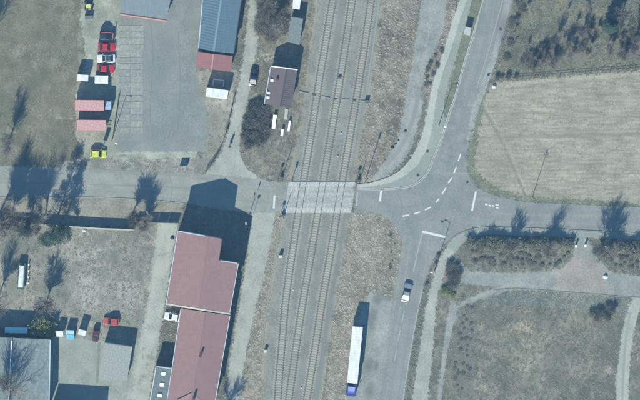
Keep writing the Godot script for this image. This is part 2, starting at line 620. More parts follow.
	ground_cover("road", "road", pv([356, 186, 380, 189, 400, 187.5]) + sp(pv([412, 185, 421, 179, 428, 170, 434, 155, 441, 138, 449, 112, 455, 95, 464, 62, 474, 30, 484, -2, 495, -40])) + sp(pv([525, -40, 513, 0, 500, 46, 489, 82, 479, 106, 471, 132, 467, 155, 468, 172, 474, 184, 486, 192, 506, 198, 530, 202, 580, 204.5, 640, 207, 720, 210])) + sp(pv([720, 237, 640, 233, 580, 230, 530, 228, 490, 227, 474, 228.5, 462, 232, 452, 238, 444, 245, 436, 256, 431, 264, 424, 284, 419, 310, 411, 355, 404, 400, 398, 440])) + sp(pv([372, 440, 379, 400, 386, 350, 391, 305, 397, 275, 401, 250, 400, 237, 394, 226, 384, 217, 372, 213.5, 354, 213])), 0.034)
	ground_cover("cycle_path", "pale_path", path_left + path_right, 0.13, true)
	ground_cover("pavement", "walk", rev(path_right) + pv([480, -40, 473, -2, 466, 22, 458, 50, 449, 80, 444.5, 100, 444.5, 117]) + sp(pv([447, 117, 440.5, 138, 433.3, 155, 427.3, 169, 420.5, 178.2, 411.6, 184.1, 400, 186.7, 380, 188.2, 357, 187.6])), 0.126, true)
	ground_cover("grass_strip", "verge", pv([480, -40, 494, -40, 483, -2, 473, 30, 463, 62, 454, 95, 448, 113, 446, 117, 445, 117, 445, 100, 449.5, 80, 458.5, 50, 466.5, 22, 473.5, -2]), 0.1, true)
	ground_cover("pavement", "walk", sp(pv([720, 237.6, 640, 233.6, 580, 230.6, 530, 228.6, 490, 227.6, 474, 229.1, 462.4, 232.6, 452.6, 238.6, 446, 246])) + sp(pv([455, 252, 461, 245, 470, 238.5, 482, 235.5, 500, 235, 560, 237, 640, 240, 720, 244])), 0.12, true)

	var t0 := Time.get_ticks_msec()
	paint_land()
	wear_land()
	print("land painted in ", Time.get_ticks_msec() - t0)
	var im := Image.create_from_data(IW, IH, false, Image.FORMAT_RGB8, buf)
	im.generate_mipmaps()
	land_tex = ImageTexture.create_from_image(im)
	var land := StandardMaterial3D.new()
	land.albedo_texture = land_tex
	land.roughness = 0.95
	land.metallic_specular = 0.2
	var tar := StandardMaterial3D.new()
	tar.albedo_texture = land_tex
	tar.roughness = 0.85
	tar.metallic_specular = 0.3
	mats["land"] = land
	var g := new_st()
	plate(g, pv([-2200, -2200, 2840, -2200, 2840, 2600, -2200, 2600]), 0.0, 0.0)
	struct("ground", g, land)
	for p in polys:
		var st := new_st()
		plate(st, p[2], 0.0 if p[4] else p[3], p[3])
		struct(p[0], st, tar if p[1] in ["road", "old_road", "lot"] else land)

	# kerbs
	var kerb := mat("kerb", rgb(168, 172, 164), 0.8, 0.0, tex_mottle, 3.0)
	var kst := new_st()
	sweep(kst, world_line(sp(pv([495, -40, 484, -2, 474, 30, 464, 62, 455, 95, 449, 112, 441, 138, 434, 155, 428, 169.5, 421, 178.8, 412, 184.6, 400, 187.3, 380, 188.8, 357, 188]))), 0.09, 0.0, 0.14)
	struct("kerb", kst, kerb)
	kst = new_st()
	sweep(kst, world_line(sp(pv([720, 237.3, 640, 233.3, 580, 230.3, 530, 228.3, 490, 227.3, 474, 228.8, 462, 232.3, 452.3, 238.2, 445, 246]))), 0.08, 0.0, 0.135)
	struct("kerb", kst, mat("kerb_grey", rgb(132, 138, 130), 0.85, 0.0, tex_mottle, 3.0))
	kst = new_st()
	sweep(kst, world_line(sp(pv([-60, 197.8, 0, 197.3, 85, 197.3, 140, 199.3, 185, 203.3]))), 0.08, 0.0, 0.11)
	struct("kerb", kst, mats["kerb_grey"])
	kst = new_st()
	sweep(kst, world_line(sp(pv([496, 290.4, 515, 288.6, 560, 291.6, 640, 297.7, 720, 301]))), 0.1, 0.0, 0.08)
	struct("kerb", kst, mat("old_kerb", rgb(122, 126, 119), 0.9, 0.0, tex_mottle, 3.0))
	lay_markings()
	lay_slabs()

var path_left: Array = sp(pv([357, 184, 372, 182, 390, 176, 402, 168, 411, 157, 419, 142, 425, 122, 429, 100, 434, 78, 444, 48, 452, 22, 460, -2, 471, -40]))
var path_right: Array = rev(sp(pv([357, 187, 378, 185, 396, 180, 410, 171, 420, 160, 428, 143, 433, 122, 436, 100, 441, 78, 451, 48, 459, 22, 467, -2, 477, -40])))

# bare soil, moss, tracks, tar joints: matter that lies on the ground
func wear_land() -> void:
	var soil := [128, 124, 110]
	var straw := [136, 132, 112]
	var moss := [78, 88, 70]
	var dark := [80, 82, 74]
	var grit := [118, 122, 116]
	var pale := [142, 145, 134]
	# meadow
	for p in [[10, 120, 12, 25], [50, 30, 20, 12], [30, 75, 18, 14], [62, 95, 8, 20], [15, 20, 14, 22], [55, 140, 18, 10]]:
		patch(p[0], p[1], p[2], p[3], moss, 0.28)
	for p in [[45, 60, 16, 12], [20, 50, 10, 8], [65, 70, 8, 16], [60, 118, 10, 6], [30, 110, 10, 8], [6, 150, 14, 8], [68, 25, 8, 18]]:
		patch(p[0], p[1], p[2], p[3], soil, 0.35)
	stroke(sp(pv([56, 117, 66, 118, 76, 119])), 2.0, pale, 0.5)
	stroke(sp(pv([84, 8, 80, 40, 82, 70])), 5.0, pale, 0.4, 0.8)
	# yard of the north west
	for p in [[160, 60, 16, 40], [185, 110, 14, 26], [160, 128, 24, 14]]:
		patch(p[0], p[1], p[2], p[3], [100, 106, 103], 0.35)
	for k in 46:
		patch(rng.randf_range(20, 150), rng.randf_range(232, 330), rng.randf_range(3, 12), rng.randf_range(3, 10), [[86, 91, 82], [142, 142, 132], [108, 113, 94], [128, 121, 112]][k % 4], rng.randf_range(0.25, 0.6), rng.randf() * 3.0, class_of["yard"])
	for k in 60:
		patch(rng.randf_range(84, 160), rng.randf_range(0, 150), rng.randf_range(1, 5), rng.randf_range(2, 6), [[104, 108, 98], [148, 150, 138], [112, 112, 98]][k % 3], rng.randf_range(0.2, 0.5), rng.randf() * 3.0, class_of["pale_dirt"])
	for k in 50:
		patch(rng.randf_range(120, 210), rng.randf_range(20, 152), rng.randf_range(2, 12), rng.randf_range(2, 14), [[102, 107, 104], [120, 125, 120], [96, 100, 98]][k % 3], rng.randf_range(0.15, 0.4), rng.randf() * 3.0, class_of["lot"])
	for k in 90:
		var rx := rng.randf_range(360, 640)
		var ry := rng.randf_range(0, 400)
		patch(rx, ry, rng.randf_range(1, 7), rng.randf_range(2, 9), [[100, 105, 102], [126, 130, 124], [94, 98, 96]][k % 3], rng.randf_range(0.15, 0.4), 0.2, class_of["road"])
	for k in 40:
		patch(rng.randf_range(0, 275), rng.randf_range(165, 212), rng.randf_range(2, 12), rng.randf_range(0.8, 3), [[106, 109, 104], [132, 134, 127], [98, 101, 98]][k % 3], rng.randf_range(0.2, 0.45), 0.05, class_of["old_road"])
	for c in [[[60, 170, 70, 182, 68, 197], 0.7], [[168, 172, 172, 186, 170, 201], 0.8], [[262, 184, 268, 196, 264, 212], 0.7], [[395, 190, 402, 205, 398, 224], 0.7], [[440, 150, 452, 156, 466, 154], 0.7], [[476, 60, 484, 62, 494, 60], 0.6], [[388, 330, 398, 332, 412, 334], 0.6], [[548, 204, 552, 216, 549, 229], 0.7], [[615, 207, 612, 220, 616, 232], 0.7], [[150, 20, 153, 60, 150, 110, 154, 150], 0.8], [[178, 30, 180, 80, 178, 130], 0.7], [[144, 90, 170, 94, 204, 92], 0.7]]:
		stroke(sp(pv(c[0]), 8), c[1] * 0.8, [84, 87, 85], 0.5, 2.2)
	patch(98, 160, 8, 4, [92, 92, 90], 0.8)
	patch(185, 140, 14, 8, [108, 110, 98], 0.4)
	for p in [[200, 92, 8, 8], [214, 120, 10, 14], [212, 145, 8, 10]]:
		patch(p[0], p[1], p[2], p[3], [104, 106, 88], 0.6)
	for k in 26:
		patch(rng.randf_range(112, 200), rng.randf_range(155, 168), rng.randf_range(1.5, 5), rng.randf_range(1, 2.5), [88, 92, 80] if k % 2 else pale, 0.7)
	stroke(sp(pv([118, 153, 150, 153, 196, 152])), 2.0, [150, 153, 142], 0.6, 0.8)
	# west road: wheel tracks and patched joints
	for o in [176.0, 182.0, 188.0, 193.0]:
		stroke(sp(pv([-60, o - 5, 60, o - 1, 140, o + 1, 200, o + 6, 276, o + 13])), 2.6, [130, 132, 124], 0.3, 0.5)
	stroke(pv([-60, 182, 60, 183, 190, 188]), 0.8, [98, 102, 98], 0.5, 0.8)
	patch(110, 192, 20, 4, [112, 115, 110], 0.5)
	stroke(sp(pv([86, 170, 130, 172, 190, 175])), 3.0, [108, 112, 102], 0.5, 0.7)
	# north-south road: wheel tracks, repaired strips
	for o in [-14.0, -9.0, -4.0, 3.0, 8.0, 12.0]:
		stroke(sp(pv([500 + o, -40, 492 + o, 30, 476 + o, 85, 462 + o, 130, 450 + o, 165])), 1.8, [128, 132, 126] if int(o) % 2 else [104, 109, 106], 0.35, 0.6)
	for o in [-13.0, -7.0, -2.0, 6.0, 11.0]:
		stroke(sp(pv([418 + o, 235, 410 + o, 290, 400 + o, 345, 392 + o, 400, 386 + o, 440])), 1.6, [130, 134, 127] if int(o) % 2 else [104, 109, 105], 0.4, 0.6)
	for k in 22:
		patch(rng.randf_range(440, 466), rng.randf_range(120, 160), rng.randf_range(1.5, 4.5), rng.randf_range(1.5, 4), [98, 102, 100], 0.45)
	stroke(sp(pv([440, 120, 452, 150, 447, 190, 430, 215, 400, 225])), 0.7, [92, 96, 94], 0.5, 0.9)
	stroke(sp(pv([385, 204, 400, 207, 420, 205])), 1.0, [100, 104, 100], 0.6, 0.8)
	for p in [[405, 218, 8, 4], [386, 218, 10, 4], [455, 215, 10, 6]]:
		patch(p[0], p[1], p[2], p[3], [124, 128, 122], 0.5)
	for k in 5:
		stroke(sp(pv([480, 209 + k * 4, 560, 211 + k * 4, 720, 214 + k * 4.4])), 1.6, [130, 132, 125] if k % 2 else [108, 113, 109], 0.4, 0.6)
	stroke(sp(pv([510, -10, 497, 46, 486, 80, 475, 110, 469, 140])), 6.0, [142, 145, 138], 0.65, 0.4)
	# dirt track beside the railway
	stroke(sp(pv([432, -10, 428, 40, 414, 90, 408, 125, 396, 152, 376, 178])), 4.0, [136, 139, 133], 0.5, 0.6)
	stroke(sp(pv([424, 80, 417, 118, 404, 148, 388, 168])), 4.0, [134, 137, 130], 0.5, 0.6)
	stroke(sp(pv([420, 88, 413, 118, 401, 146, 385, 166])), 4.0, [104, 105, 98], 0.4, 2.5)
	for k in 40:
		patch(rng.randf_range(372, 412), rng.randf_range(0, 175), rng.randf_range(2, 7), rng.randf_range(2, 6), [soil, dark, straw, [116, 108, 96]][k % 4], 0.5, 0, class_of["dry_scrub"])
	# ballast: cess paths and fines
	var bal: int = class_of["ballast"]
	for t in [[333, 0, 325.3, 45, 318.5, 85, 312.5, 125, 303.3, 182], [352.3, 0, 345, 48, 338.8, 88, 332.7, 125, 323, 182], [371.2, 0, 364.2, 48, 358, 88, 351.8, 125, 342.2, 182], [298.6, 212, 292.4, 252, 285.8, 300, 281.4, 350, 277.6, 400], [318, 212, 311.4, 252, 303.2, 300, 295.6, 350, 288.7, 400], [337.2, 212, 330.8, 252, 322.4, 300, 314.8, 350, 306.5, 400]]:
		stroke(sp(pv(t)), 12.5, [128, 128, 115], 0.6, 0.6)
		stroke(sp(pv(t)), 4.6, [128, 128, 116], 0.5, 0.6)
	stroke(sp(pv([343, 0, 336, 45, 330, 85, 323, 125, 313, 182])), 6.0, [102, 107, 103], 0.45, 0.6)
	stroke(sp(pv([361, 0, 354, 50, 347, 90, 342, 125, 333, 182])), 5.0, [118, 123, 118], 0.45, 0.6)
	stroke(sp(pv([308, 213, 302, 250, 293, 300])), 6.0, [102, 106, 102], 0.4, 0.6)
	stroke(sp(pv([327, 213, 321, 255, 312, 300, 305, 350, 297, 400])), 6.0, [108, 112, 107], 0.45, 0.6)
	stroke(sp(pv([347, 213, 339, 262, 331, 300, 324, 350, 315, 400])), 6.0, [98, 102, 99], 0.5, 0.6)
	stroke(sp(pv([374, 30, 366, 90, 358, 140, 352, 180])), 5.0, [104, 109, 103], 0.5, 0.5)
	stroke(sp(pv([308, 70, 301, 115, 291, 165])), 5.0, [112, 112, 98], 0.7, 0.6)
	for k in 30:
		patch(rng.randf_range(262, 384), rng.randf_range(0, 400), rng.randf_range(2, 6), rng.randf_range(4, 12), [[96, 100, 96], [112, 114, 104], [104, 98, 90]][k % 3], 0.4, 0.15, bal)
	for e in [[316, 0, 309, 50, 304, 95, 300, 125, 292, 160, 288, 180], [282, 216, 279, 240, 275, 262, 270, 292, 266, 322, 263, 350, 261, 400], [383, 0, 376, 50, 369, 95, 364, 125, 359, 150, 356, 180], [349, 216, 343, 260, 336, 300, 329, 350, 322, 400]]:
		stroke(sp(pv(e), 9), 7.0, [126, 122, 106], 0.75, 1.6)
		stroke(sp(pv(e), 9), 3.5, [136, 132, 116], 0.6, 2.4)
	# railway verge and the strip along the main road
	for k in 60:
		patch(rng.randf_range(240, 284), rng.randf_range(215, 400), rng.randf_range(1.5, 5), rng.randf_range(2, 7), [dark, straw, [120, 108, 98], soil][k % 4], 0.55, 0.2, class_of["weeds"])
	for k in 90:
		patch(rng.randf_range(330, 402), rng.randf_range(214, 400), rng.randf_range(1.5, 6), rng.randf_range(2, 7), [dark, straw, [134, 126, 114], moss][k % 4], 0.5, 0.2, class_of["weeds"])
	stroke(sp(pv([392, 232, 394, 250, 390, 275, 386, 300])), 9.0, moss, 0.5, 0.8)
	stroke(sp(pv([352, 222, 350, 250, 343, 290, 335, 345, 326, 400])), 5.0, straw, 0.5, 0.8)
	for p in [[372, 318, 6, 16], [368, 366, 6, 9], [376, 366, 3, 6], [370, 392, 6, 10], [378, 300, 5, 9]]:
		patch(p[0], p[1], p[2], p[3], [92, 97, 92], 0.8, 0.15)
	# lanes
	stroke(sp(pv([255, 0, 250, 60, 242, 100, 234, 140, 232, 175])), 3.5, [142, 145, 135], 0.45, 0.5)
	stroke(sp(pv([250, 92, 244, 118, 241, 148, 246, 164])), 3.0, [104, 106, 90], 0.7, 0.8)
	patch(265, 57, 12, 6, [142, 146, 126], 0.7)
	for k in 22:
		patch(rng.randf_range(262, 300), rng.randf_range(105, 178), rng.randf_range(2, 7), rng.randf_range(2, 6), [[108, 110, 94], dark, [124, 126, 112]][k % 3], 0.5, 0, class_of["rough_grass"])
	stroke(sp(pv([303, 0, 306, 40, 303, 80, 296, 130, 288, 175])), 9.0, [124, 117, 102], 0.6, 0.6)
	stroke(sp(pv([268, 225, 262, 260, 252, 300, 240, 360, 230, 410])), 6.0, [140, 144, 134], 0.4, 0.5)
	stroke(sp(pv([168, 224, 161, 265, 155, 310, 146, 350, 136, 400])), 13.0, [150, 152, 143], 0.6, 0.4)
	for k in 26:
		patch(rng.randf_range(128, 158), rng.randf_range(340, 400), rng.randf_range(1, 5), rng.randf_range(1, 4), [[104, 108, 98], pale, [114, 116, 100]][k % 3], 0.6)
	# south-west yard
	for p in [[80, 250, 30, 14], [95, 290, 26, 20], [130, 290, 14, 22]]:
		patch(p[0], p[1], p[2], p[3], [144, 143, 134], 0.55)
	for p in [[48, 288, 16, 14], [62, 292, 8, 10], [30, 245, 18, 10], [12, 250, 12, 18], [12, 285, 10, 14], [100, 240, 12, 6]]:
		patch(p[0], p[1], p[2], p[3], [88, 95, 84], 0.5)
	stroke(sp(pv([84, 228, 95, 243, 108, 258])), 2.0, pale, 0.35)
	for k in 40:
		patch(rng.randf_range(30, 150), rng.randf_range(232, 330), rng.randf_range(1, 5), rng.randf_range(1, 5), [dark, pale, moss, soil][k % 4], 0.4, 0, class_of["yard"])
	stroke(pv([99, 342, 97, 383]), 2.5, [98, 102, 96], 0.7, 0.8)
	for p in [[75, 360, 18, 14], [116, 360, 12, 14], [110, 392, 12, 8]]:
		patch(p[0], p[1], p[2], p[3], [126, 129, 116], 0.4)
	# field: furrow tracks, the trodden path
	stroke(sp(pv([482, 106, 498, 135, 512, 165, 526, 198])), 2.2, [104, 107, 92], 0.75, 0.4)
	stroke(sp(pv([485, 104, 501, 133, 515, 163, 528, 196])), 1.6, [142, 141, 126], 0.7, 0.4)
	for p in [[495, 165, 16, 22], [505, 130, 10, 24]]:
		patch(p[0], p[1], p[2], p[3], [124, 117, 107], 0.4, 0, class_of["field"])
	for k in 34:
		var fx := rng.randf_range(500, 640)
		var fy := rng.randf_range(85, 200)
		stroke(pv([fx - 60, fy + 0.6, fx, fy, fx + 60, fy - 1]), rng.randf_range(0.8, 2.0), [[140, 138, 122], [108, 108, 92]][k % 2], 0.4, 0.9)
	for k in 60:
		patch(rng.randf_range(478, 640), rng.randf_range(80, 202), rng.randf_range(1, 7), rng.randf_range(1, 4), [[104, 104, 88], [136, 126, 114], [142, 140, 124]][k % 3], 0.3, 0, class_of["field"])
	stroke(sp(pv([492, 88, 530, 82, 580, 78, 640, 74])), 3.0, [146, 146, 130], 0.7, 0.5)
	# scrub north of the field
	for p in [[528, 20, 22, 12], [560, 14, 18, 14], [590, 55, 8, 10], [610, 60, 20, 6], [520, 70, 16, 4]]:
		patch(p[0], p[1], p[2], p[3], [112, 112, 92], 0.55)
	for p in [[540, 55, 24, 12], [575, 45, 18, 20], [630, 40, 12, 22], [595, 48, 6, 8], [503, 30, 8, 26]]:
		patch(p[0], p[1], p[2], p[3], [90, 90, 86], 0.6)
	# south-east
	for k in 150:
		patch(rng.randf_range(440, 640), rng.randf_range(300, 400), rng.randf_range(2, 14), rng.randf_range(2, 9), [[72, 76, 68], moss, [122, 122, 102], [134, 126, 116], [84, 85, 82]][k % 5], rng.randf_range(0.3, 0.7), rng.randf() * 3.0, class_of["rough_grass"])
	for k in 40:
		patch(rng.randf_range(0, 85), rng.randf_range(0, 160), rng.randf_range(2, 9), rng.randf_range(3, 12), [[80, 84, 70], [120, 119, 100], [118, 112, 100], moss][k % 4], rng.randf_range(0.25, 0.6), rng.randf() * 3.0, class_of["grass"])
	for k in 70:
		patch(rng.randf_range(500, 640), rng.randf_range(0, 78), rng.randf_range(2, 10), rng.randf_range(2, 8), [[86, 88, 84], [118, 117, 96], [108, 102, 94], moss][k % 4], rng.randf_range(0.25, 0.6), rng.randf() * 3.0, class_of["ne_scrub"])
	for p in [[462, 345, 12, 40], [610, 352, 14, 30], [500, 316, 30, 6], [470, 392, 20, 10], [555, 362, 16, 18]]:
		patch(p[0], p[1], p[2], p[3], [84, 87, 82], 0.45, 0.1, class_of["rough_grass"])
	for p in [[590, 330, 16, 10], [540, 392, 24, 8], [500, 350, 16, 14]]:
		patch(p[0], p[1], p[2], p[3], [112, 114, 98], 0.45, 0.1, class_of["rough_grass"])
	for p in [[525, 327, 9, 9], [528, 342, 5, 10], [485, 388, 14, 6], [608, 370, 6, 8]]:
		patch(p[0], p[1], p[2], p[3], [146, 135, 118], 0.75)
	patch(465, 345, 10, 30, [96, 98, 94], 0.5, 0.2)
	patch(468, 366, 8, 34, [86, 90, 86], 0.45, 0.2)
	stroke(sp(pv([470, 300, 492, 291, 515, 285, 560, 288])), 3.0, [136, 138, 128], 0.6, 0.5)
	stroke(sp(pv([455, 256, 466, 268, 480, 272])), 2.4, [140, 142, 132], 0.6, 0.5)
	for o in [0.0, 6.0]:
		stroke(sp(pv([637 + o * 0.4, 305, 626 + o, 330, 620 + o, 365, 618 + o, 430])), 3.0, [146, 148, 136], 0.5, 0.4)
	stroke(sp(pv([630, 312, 625, 345, 622, 400])), 2.0, [112, 114, 100], 0.5, 0.8)
	stroke(sp(pv([429, 275, 421, 310, 413, 350, 406, 400])), 4.0, [88, 94, 78], 0.7, 0.5)

func mark(chain: Array, wide: float, worn := 0.0, y := 0.046) -> void:
	var st := new_st()
	sweep(st, world_line(chain), wide * 0.5, y, y)
	var o := struct("road_marking", st, mat("paint_worn" if worn > 0.0 else "paint", rgb(168, 172, 168) if worn > 0.0 else rgb(214, 216, 212), 0.7, 0.0, tex_wear, 1.7))

var tex_wear: ImageTexture

func lay_markings() -> void:
	tex_wear = grey_tex(9, 0.03, 0.62, 1.0)
	mark(pv([274.6, 195.5, 273.8, 208.5]), 0.45)
	mark(pv([276, 197, 289, 197.6]), 0.14, 1.0)
	mark(pv([357.5, 192.5, 356.5, 206]), 0.35, 1.0)
	mark(pv([381.4, 190.5, 379.9, 201.5]), 0.5)
	for d in [[402.5, 216.2, 409, 215], [414, 214, 420, 212], [425, 210, 431, 207], [436, 202.4, 439.3, 198.6], [442, 194, 446, 188], [448.3, 183, 452, 177.6], [454, 173, 456.4, 167], [458.3, 161, 460.8, 154]]:
		mark(pv(d), 0.32)
	mark(pv([476, 191.5, 472, 211]), 0.45)
	mark(pv([422.2, 231.6, 446, 237.2]), 0.55)
	mark(sp(pv([422.2, 233.4, 418.6, 248, 413.4, 272])), 0.2, 1.0)
	for d in [[407.4, 297, 406, 305], [404.4, 311, 401.9, 322], [400.4, 330, 398, 341], [396.6, 350, 394.5, 361]]:
		mark(pv(d), 0.2, 1.0)
	mark(sp(pv([423, 287, 418, 310, 410, 355, 403, 400, 397, 440])), 0.2, 1.0)
	mark(sp(pv([509, -40, 503, -2, 494.5, 30, 485, 62, 476.6, 88])), 0.12, 1.0)
	mark(sp(pv([493.5, -40, 482.6, -2, 475.4, 30, 465.4, 62, 456.4, 95, 450.6, 112, 442.6, 138, 435.6, 155, 429.4, 170.4, 422, 180, 412.6, 186.1, 400.2, 188.8, 380, 190.2, 358, 189.4])), 0.24, 1.0)
	# the worn lettering-like marks on the eastern arm
	for d in [[485, 204.2, 487.6, 205], [488.6, 205.3, 491, 205.9], [492, 205.6, 494, 206.2], [495.5, 204.9, 498.8, 205.2], [496, 207.6, 498.6, 208]]:
		mark(pv(d), 0.35)

func lay_slabs() -> void:
	# concrete slabs of the parking strip, each its own piece
	var base := Node3D.new()
	base.name = numbered("slab_paving")
	base.set_meta("kind", "structure")
	add_child(base)
	var tones := [rgb(135, 140, 131), rgb(139, 144, 135), rgb(131, 137, 128), rgb(143, 147, 137)]
	var meshes: Array = []
	for k in 4:
		var st := new_st()
		box(st, Vector3.ZERO, Vector3(2.93, 0.06, 1.47), 0.015)
		meshes.append(commit(st, mat("slab%d" % k, tones[k], 0.9, 0.0, tex_mottle, 5.0)))
	for r in 17:
		for c in 2:
			var o := put("slab", meshes[rng.randi() % 4], base)
			o.position = at(124.4 + c * 12.4 + (1.0 if r < 4 else 0.0), 28.5 + r * 6.35, 0.032 + rng.randf_range(-0.004, 0.006))
			o.rotation.y = rng.randf_range(-0.006, 0.006)

# ---------------------------------------------------------------- railway
var tracks: Array = []

func curve_of(flat: Array) -> Curve3D:
	var c := Curve3D.new()
	c.bake_interval = 0.3
	var chain := sp(pv(flat), 6)
	for p in chain:
		c.add_point(at(p.x, p.y))
	return c

func make_railway() -> void:
	var lines := [
		[341, -40, 333, 0, 325.3, 45, 318.5, 85, 312.5, 125, 303.3, 182, 298.6, 212, 292.4, 252, 285.8, 300, 281.4, 350, 277.6, 400, 275.4, 440],
		[358.5, -40, 352.3, 0, 345, 48, 338.8, 88, 332.7, 125, 323, 182, 318, 212, 311.4, 252, 303.2, 300, 295.6, 350, 288.7, 400, 283.6, 440],
		[377, -40, 371.2, 0, 364.2, 48, 358, 88, 351.8, 125, 342.2, 182, 337.2, 212, 330.8, 252, 322.4, 300, 314.8, 350, 306.5, 400, 299.5, 440]]
	var labels := ["westernmost railway track of the three over the level crossing", "middle railway track of the three over the level crossing", "easternmost railway track of the three over the level crossing"]
	var tones := [[rgb(150, 154, 146), rgb(138, 143, 137), rgb(158, 160, 150)], [rgb(145, 150, 142), rgb(156, 158, 143), rgb(134, 139, 132)], [rgb(154, 150, 135), rgb(140, 141, 130), rgb(156, 157, 143)]]
	var rail_mat := mat("rail_steel", rgb(106, 100, 95), 0.6, 0.15)
	var plate_mat := mat("rail_plate", rgb(72, 68, 64), 0.8)
	for t in 3:
		var c := curve_of(lines[t])
		tracks.append(c)
		var root := thing("railway_track", labels[t], "railway track", Vector3.ZERO, 0.0, "railway tracks")
		var n := int(c.get_baked_length() / 1.0)
		for s in [-1.0, 1.0]:
			var rings: Array = []
			for i in n + 1:
				var xf := frame(c, c.get_baked_length() * i / n)
				var ring: Array = []
				for q in [[-0.075, 0.085], [-0.075, 0.1], [-0.016, 0.115], [-0.016, 0.2], [-0.037, 0.21], [-0.037, 0.25], [0.037, 0.25], [0.037, 0.21], [0.016, 0.2], [0.016, 0.115], [0.075, 0.1], [0.075, 0.085]]:
					ring.append(xf * Vector3(s * 0.755 + q[0], q[1], 0))
				rings.append(ring)
			var st := new_st()
			loft(st, rings)
			obj("rail", st, rail_mat, root)
		var meshes: Array = []
		for k in 3:
			var st := new_st()
			box(st, Vector3(0, 0.02, 0), Vector3(2.5, 0.12, 0.27), 0.02)
			var st2 := new_st()
			for s in [-1.0, 1.0]:
				box(st2, Vector3(s * 0.755, 0.084, 0), Vector3(0.36, 0.014, 0.24))
				for e in [-1.0, 1.0]:
					box(st2, Vector3(s * 0.755 + e * 0.12, 0.1, 0), Vector3(0.07, 0.05, 0.12), 0.01)
			var m := commit(st, mat("sleeper%d%d" % [t, k], tones[t][k], 0.9, 0.0, tex_mottle, 2.0))
			st2.generate_normals()
			st2.commit(m)
			m.surface_set_material(1, plate_mat)
			meshes.append(m)
		var d := 0.3
		while d < c.get_baked_length():
			var p := c.sample_baked(d)
			var py := p.z / S + 200.0
			if (py < 180.5 or py > 213.5) and py > -12.0 and py < 412.0:
				var o := put("sleeper", meshes[int(d / 9.0 + rng.randf()) % 3], root)
				o.transform = frame(c, d) * Transform3D(Basis(), Vector3(rng.randf_range(-0.02, 0.02), rng.randf_range(-0.01, 0.008), 0))
			d += 0.61
	# cable troughs with lids, beside and across the tracks
	var conc := mat("trough", rgb(132, 140, 134), 0.9, 0.0, tex_mottle, 2.0)
	var runs := [[[381.5, -20, 379.5, 0, 373, 48, 366.5, 92], "long concrete cable trough beside the easternmost track", 0.24],
		[[281.6, 216, 278.6, 232, 274.4, 262, 269.4, 292, 265, 322, 262, 348], "low cable trough between ballast and brown weeds south of the crossing", 0.14]]
	for r in runs:
		var chain := sp(pv(r[0]), 8)
		var root := thing("cable_trough", r[1], "cable trough")
		var st := new_st()
		sweep(st, world_line(chain), r[2] - 0.03, 0.0, 0.16)
		obj("channel", st, conc, root)
		st = new_st()
		sweep(st, world_line(chain), r[2], 0.16, 0.2)
		obj("lid", st, conc, root)
	var root2 := thing("cable_crossing", "low cable duct lying across the tracks north of the crossing", "cable duct")
	var segs := [[299, 91.6, 309, 93.6], [312, 94.2, 316, 95], [321.5, 96.4, 330, 98.2], [333, 98.8, 336.5, 99.4], [341.5, 99.8, 349.5, 100], [352.5, 100.2, 356, 100.5], [360.5, 100.9, 366, 101.4]]
	for k in segs.size():
		var st := new_st()
		sweep(st, world_line(pv(segs[k])), 0.16, 0.05, 0.19)
		obj("duct", st, conc if k % 2 == 0 else mat("duct_dark", rgb(62, 64, 62), 0.8), root2)

func frame(c: Curve3D, d: float) -> Transform3D:
	var l := c.get_baked_length()
	var p := c.sample_baked(d)
	var f := (c.sample_baked(minf(d + 0.4, l)) - c.sample_baked(maxf(d - 0.4, 0.0))).normalized()
	var x := Vector3(-f.z, 0, f.x)
	return Transform3D(Basis(x, Vector3.UP, f * -1.0), p)

func track_x(t: int, py: float) -> float:
	var c: Curve3D = tracks[t]
	var lo := 0.0
	var hi := c.get_baked_length()
	for k in 24:
		var mid := (lo + hi) * 0.5
		if c.sample_baked(mid).z / S + 200.0 < py:
			lo = mid
		else:
			hi = mid
	return c.sample_baked(lo).x / S + 320.0

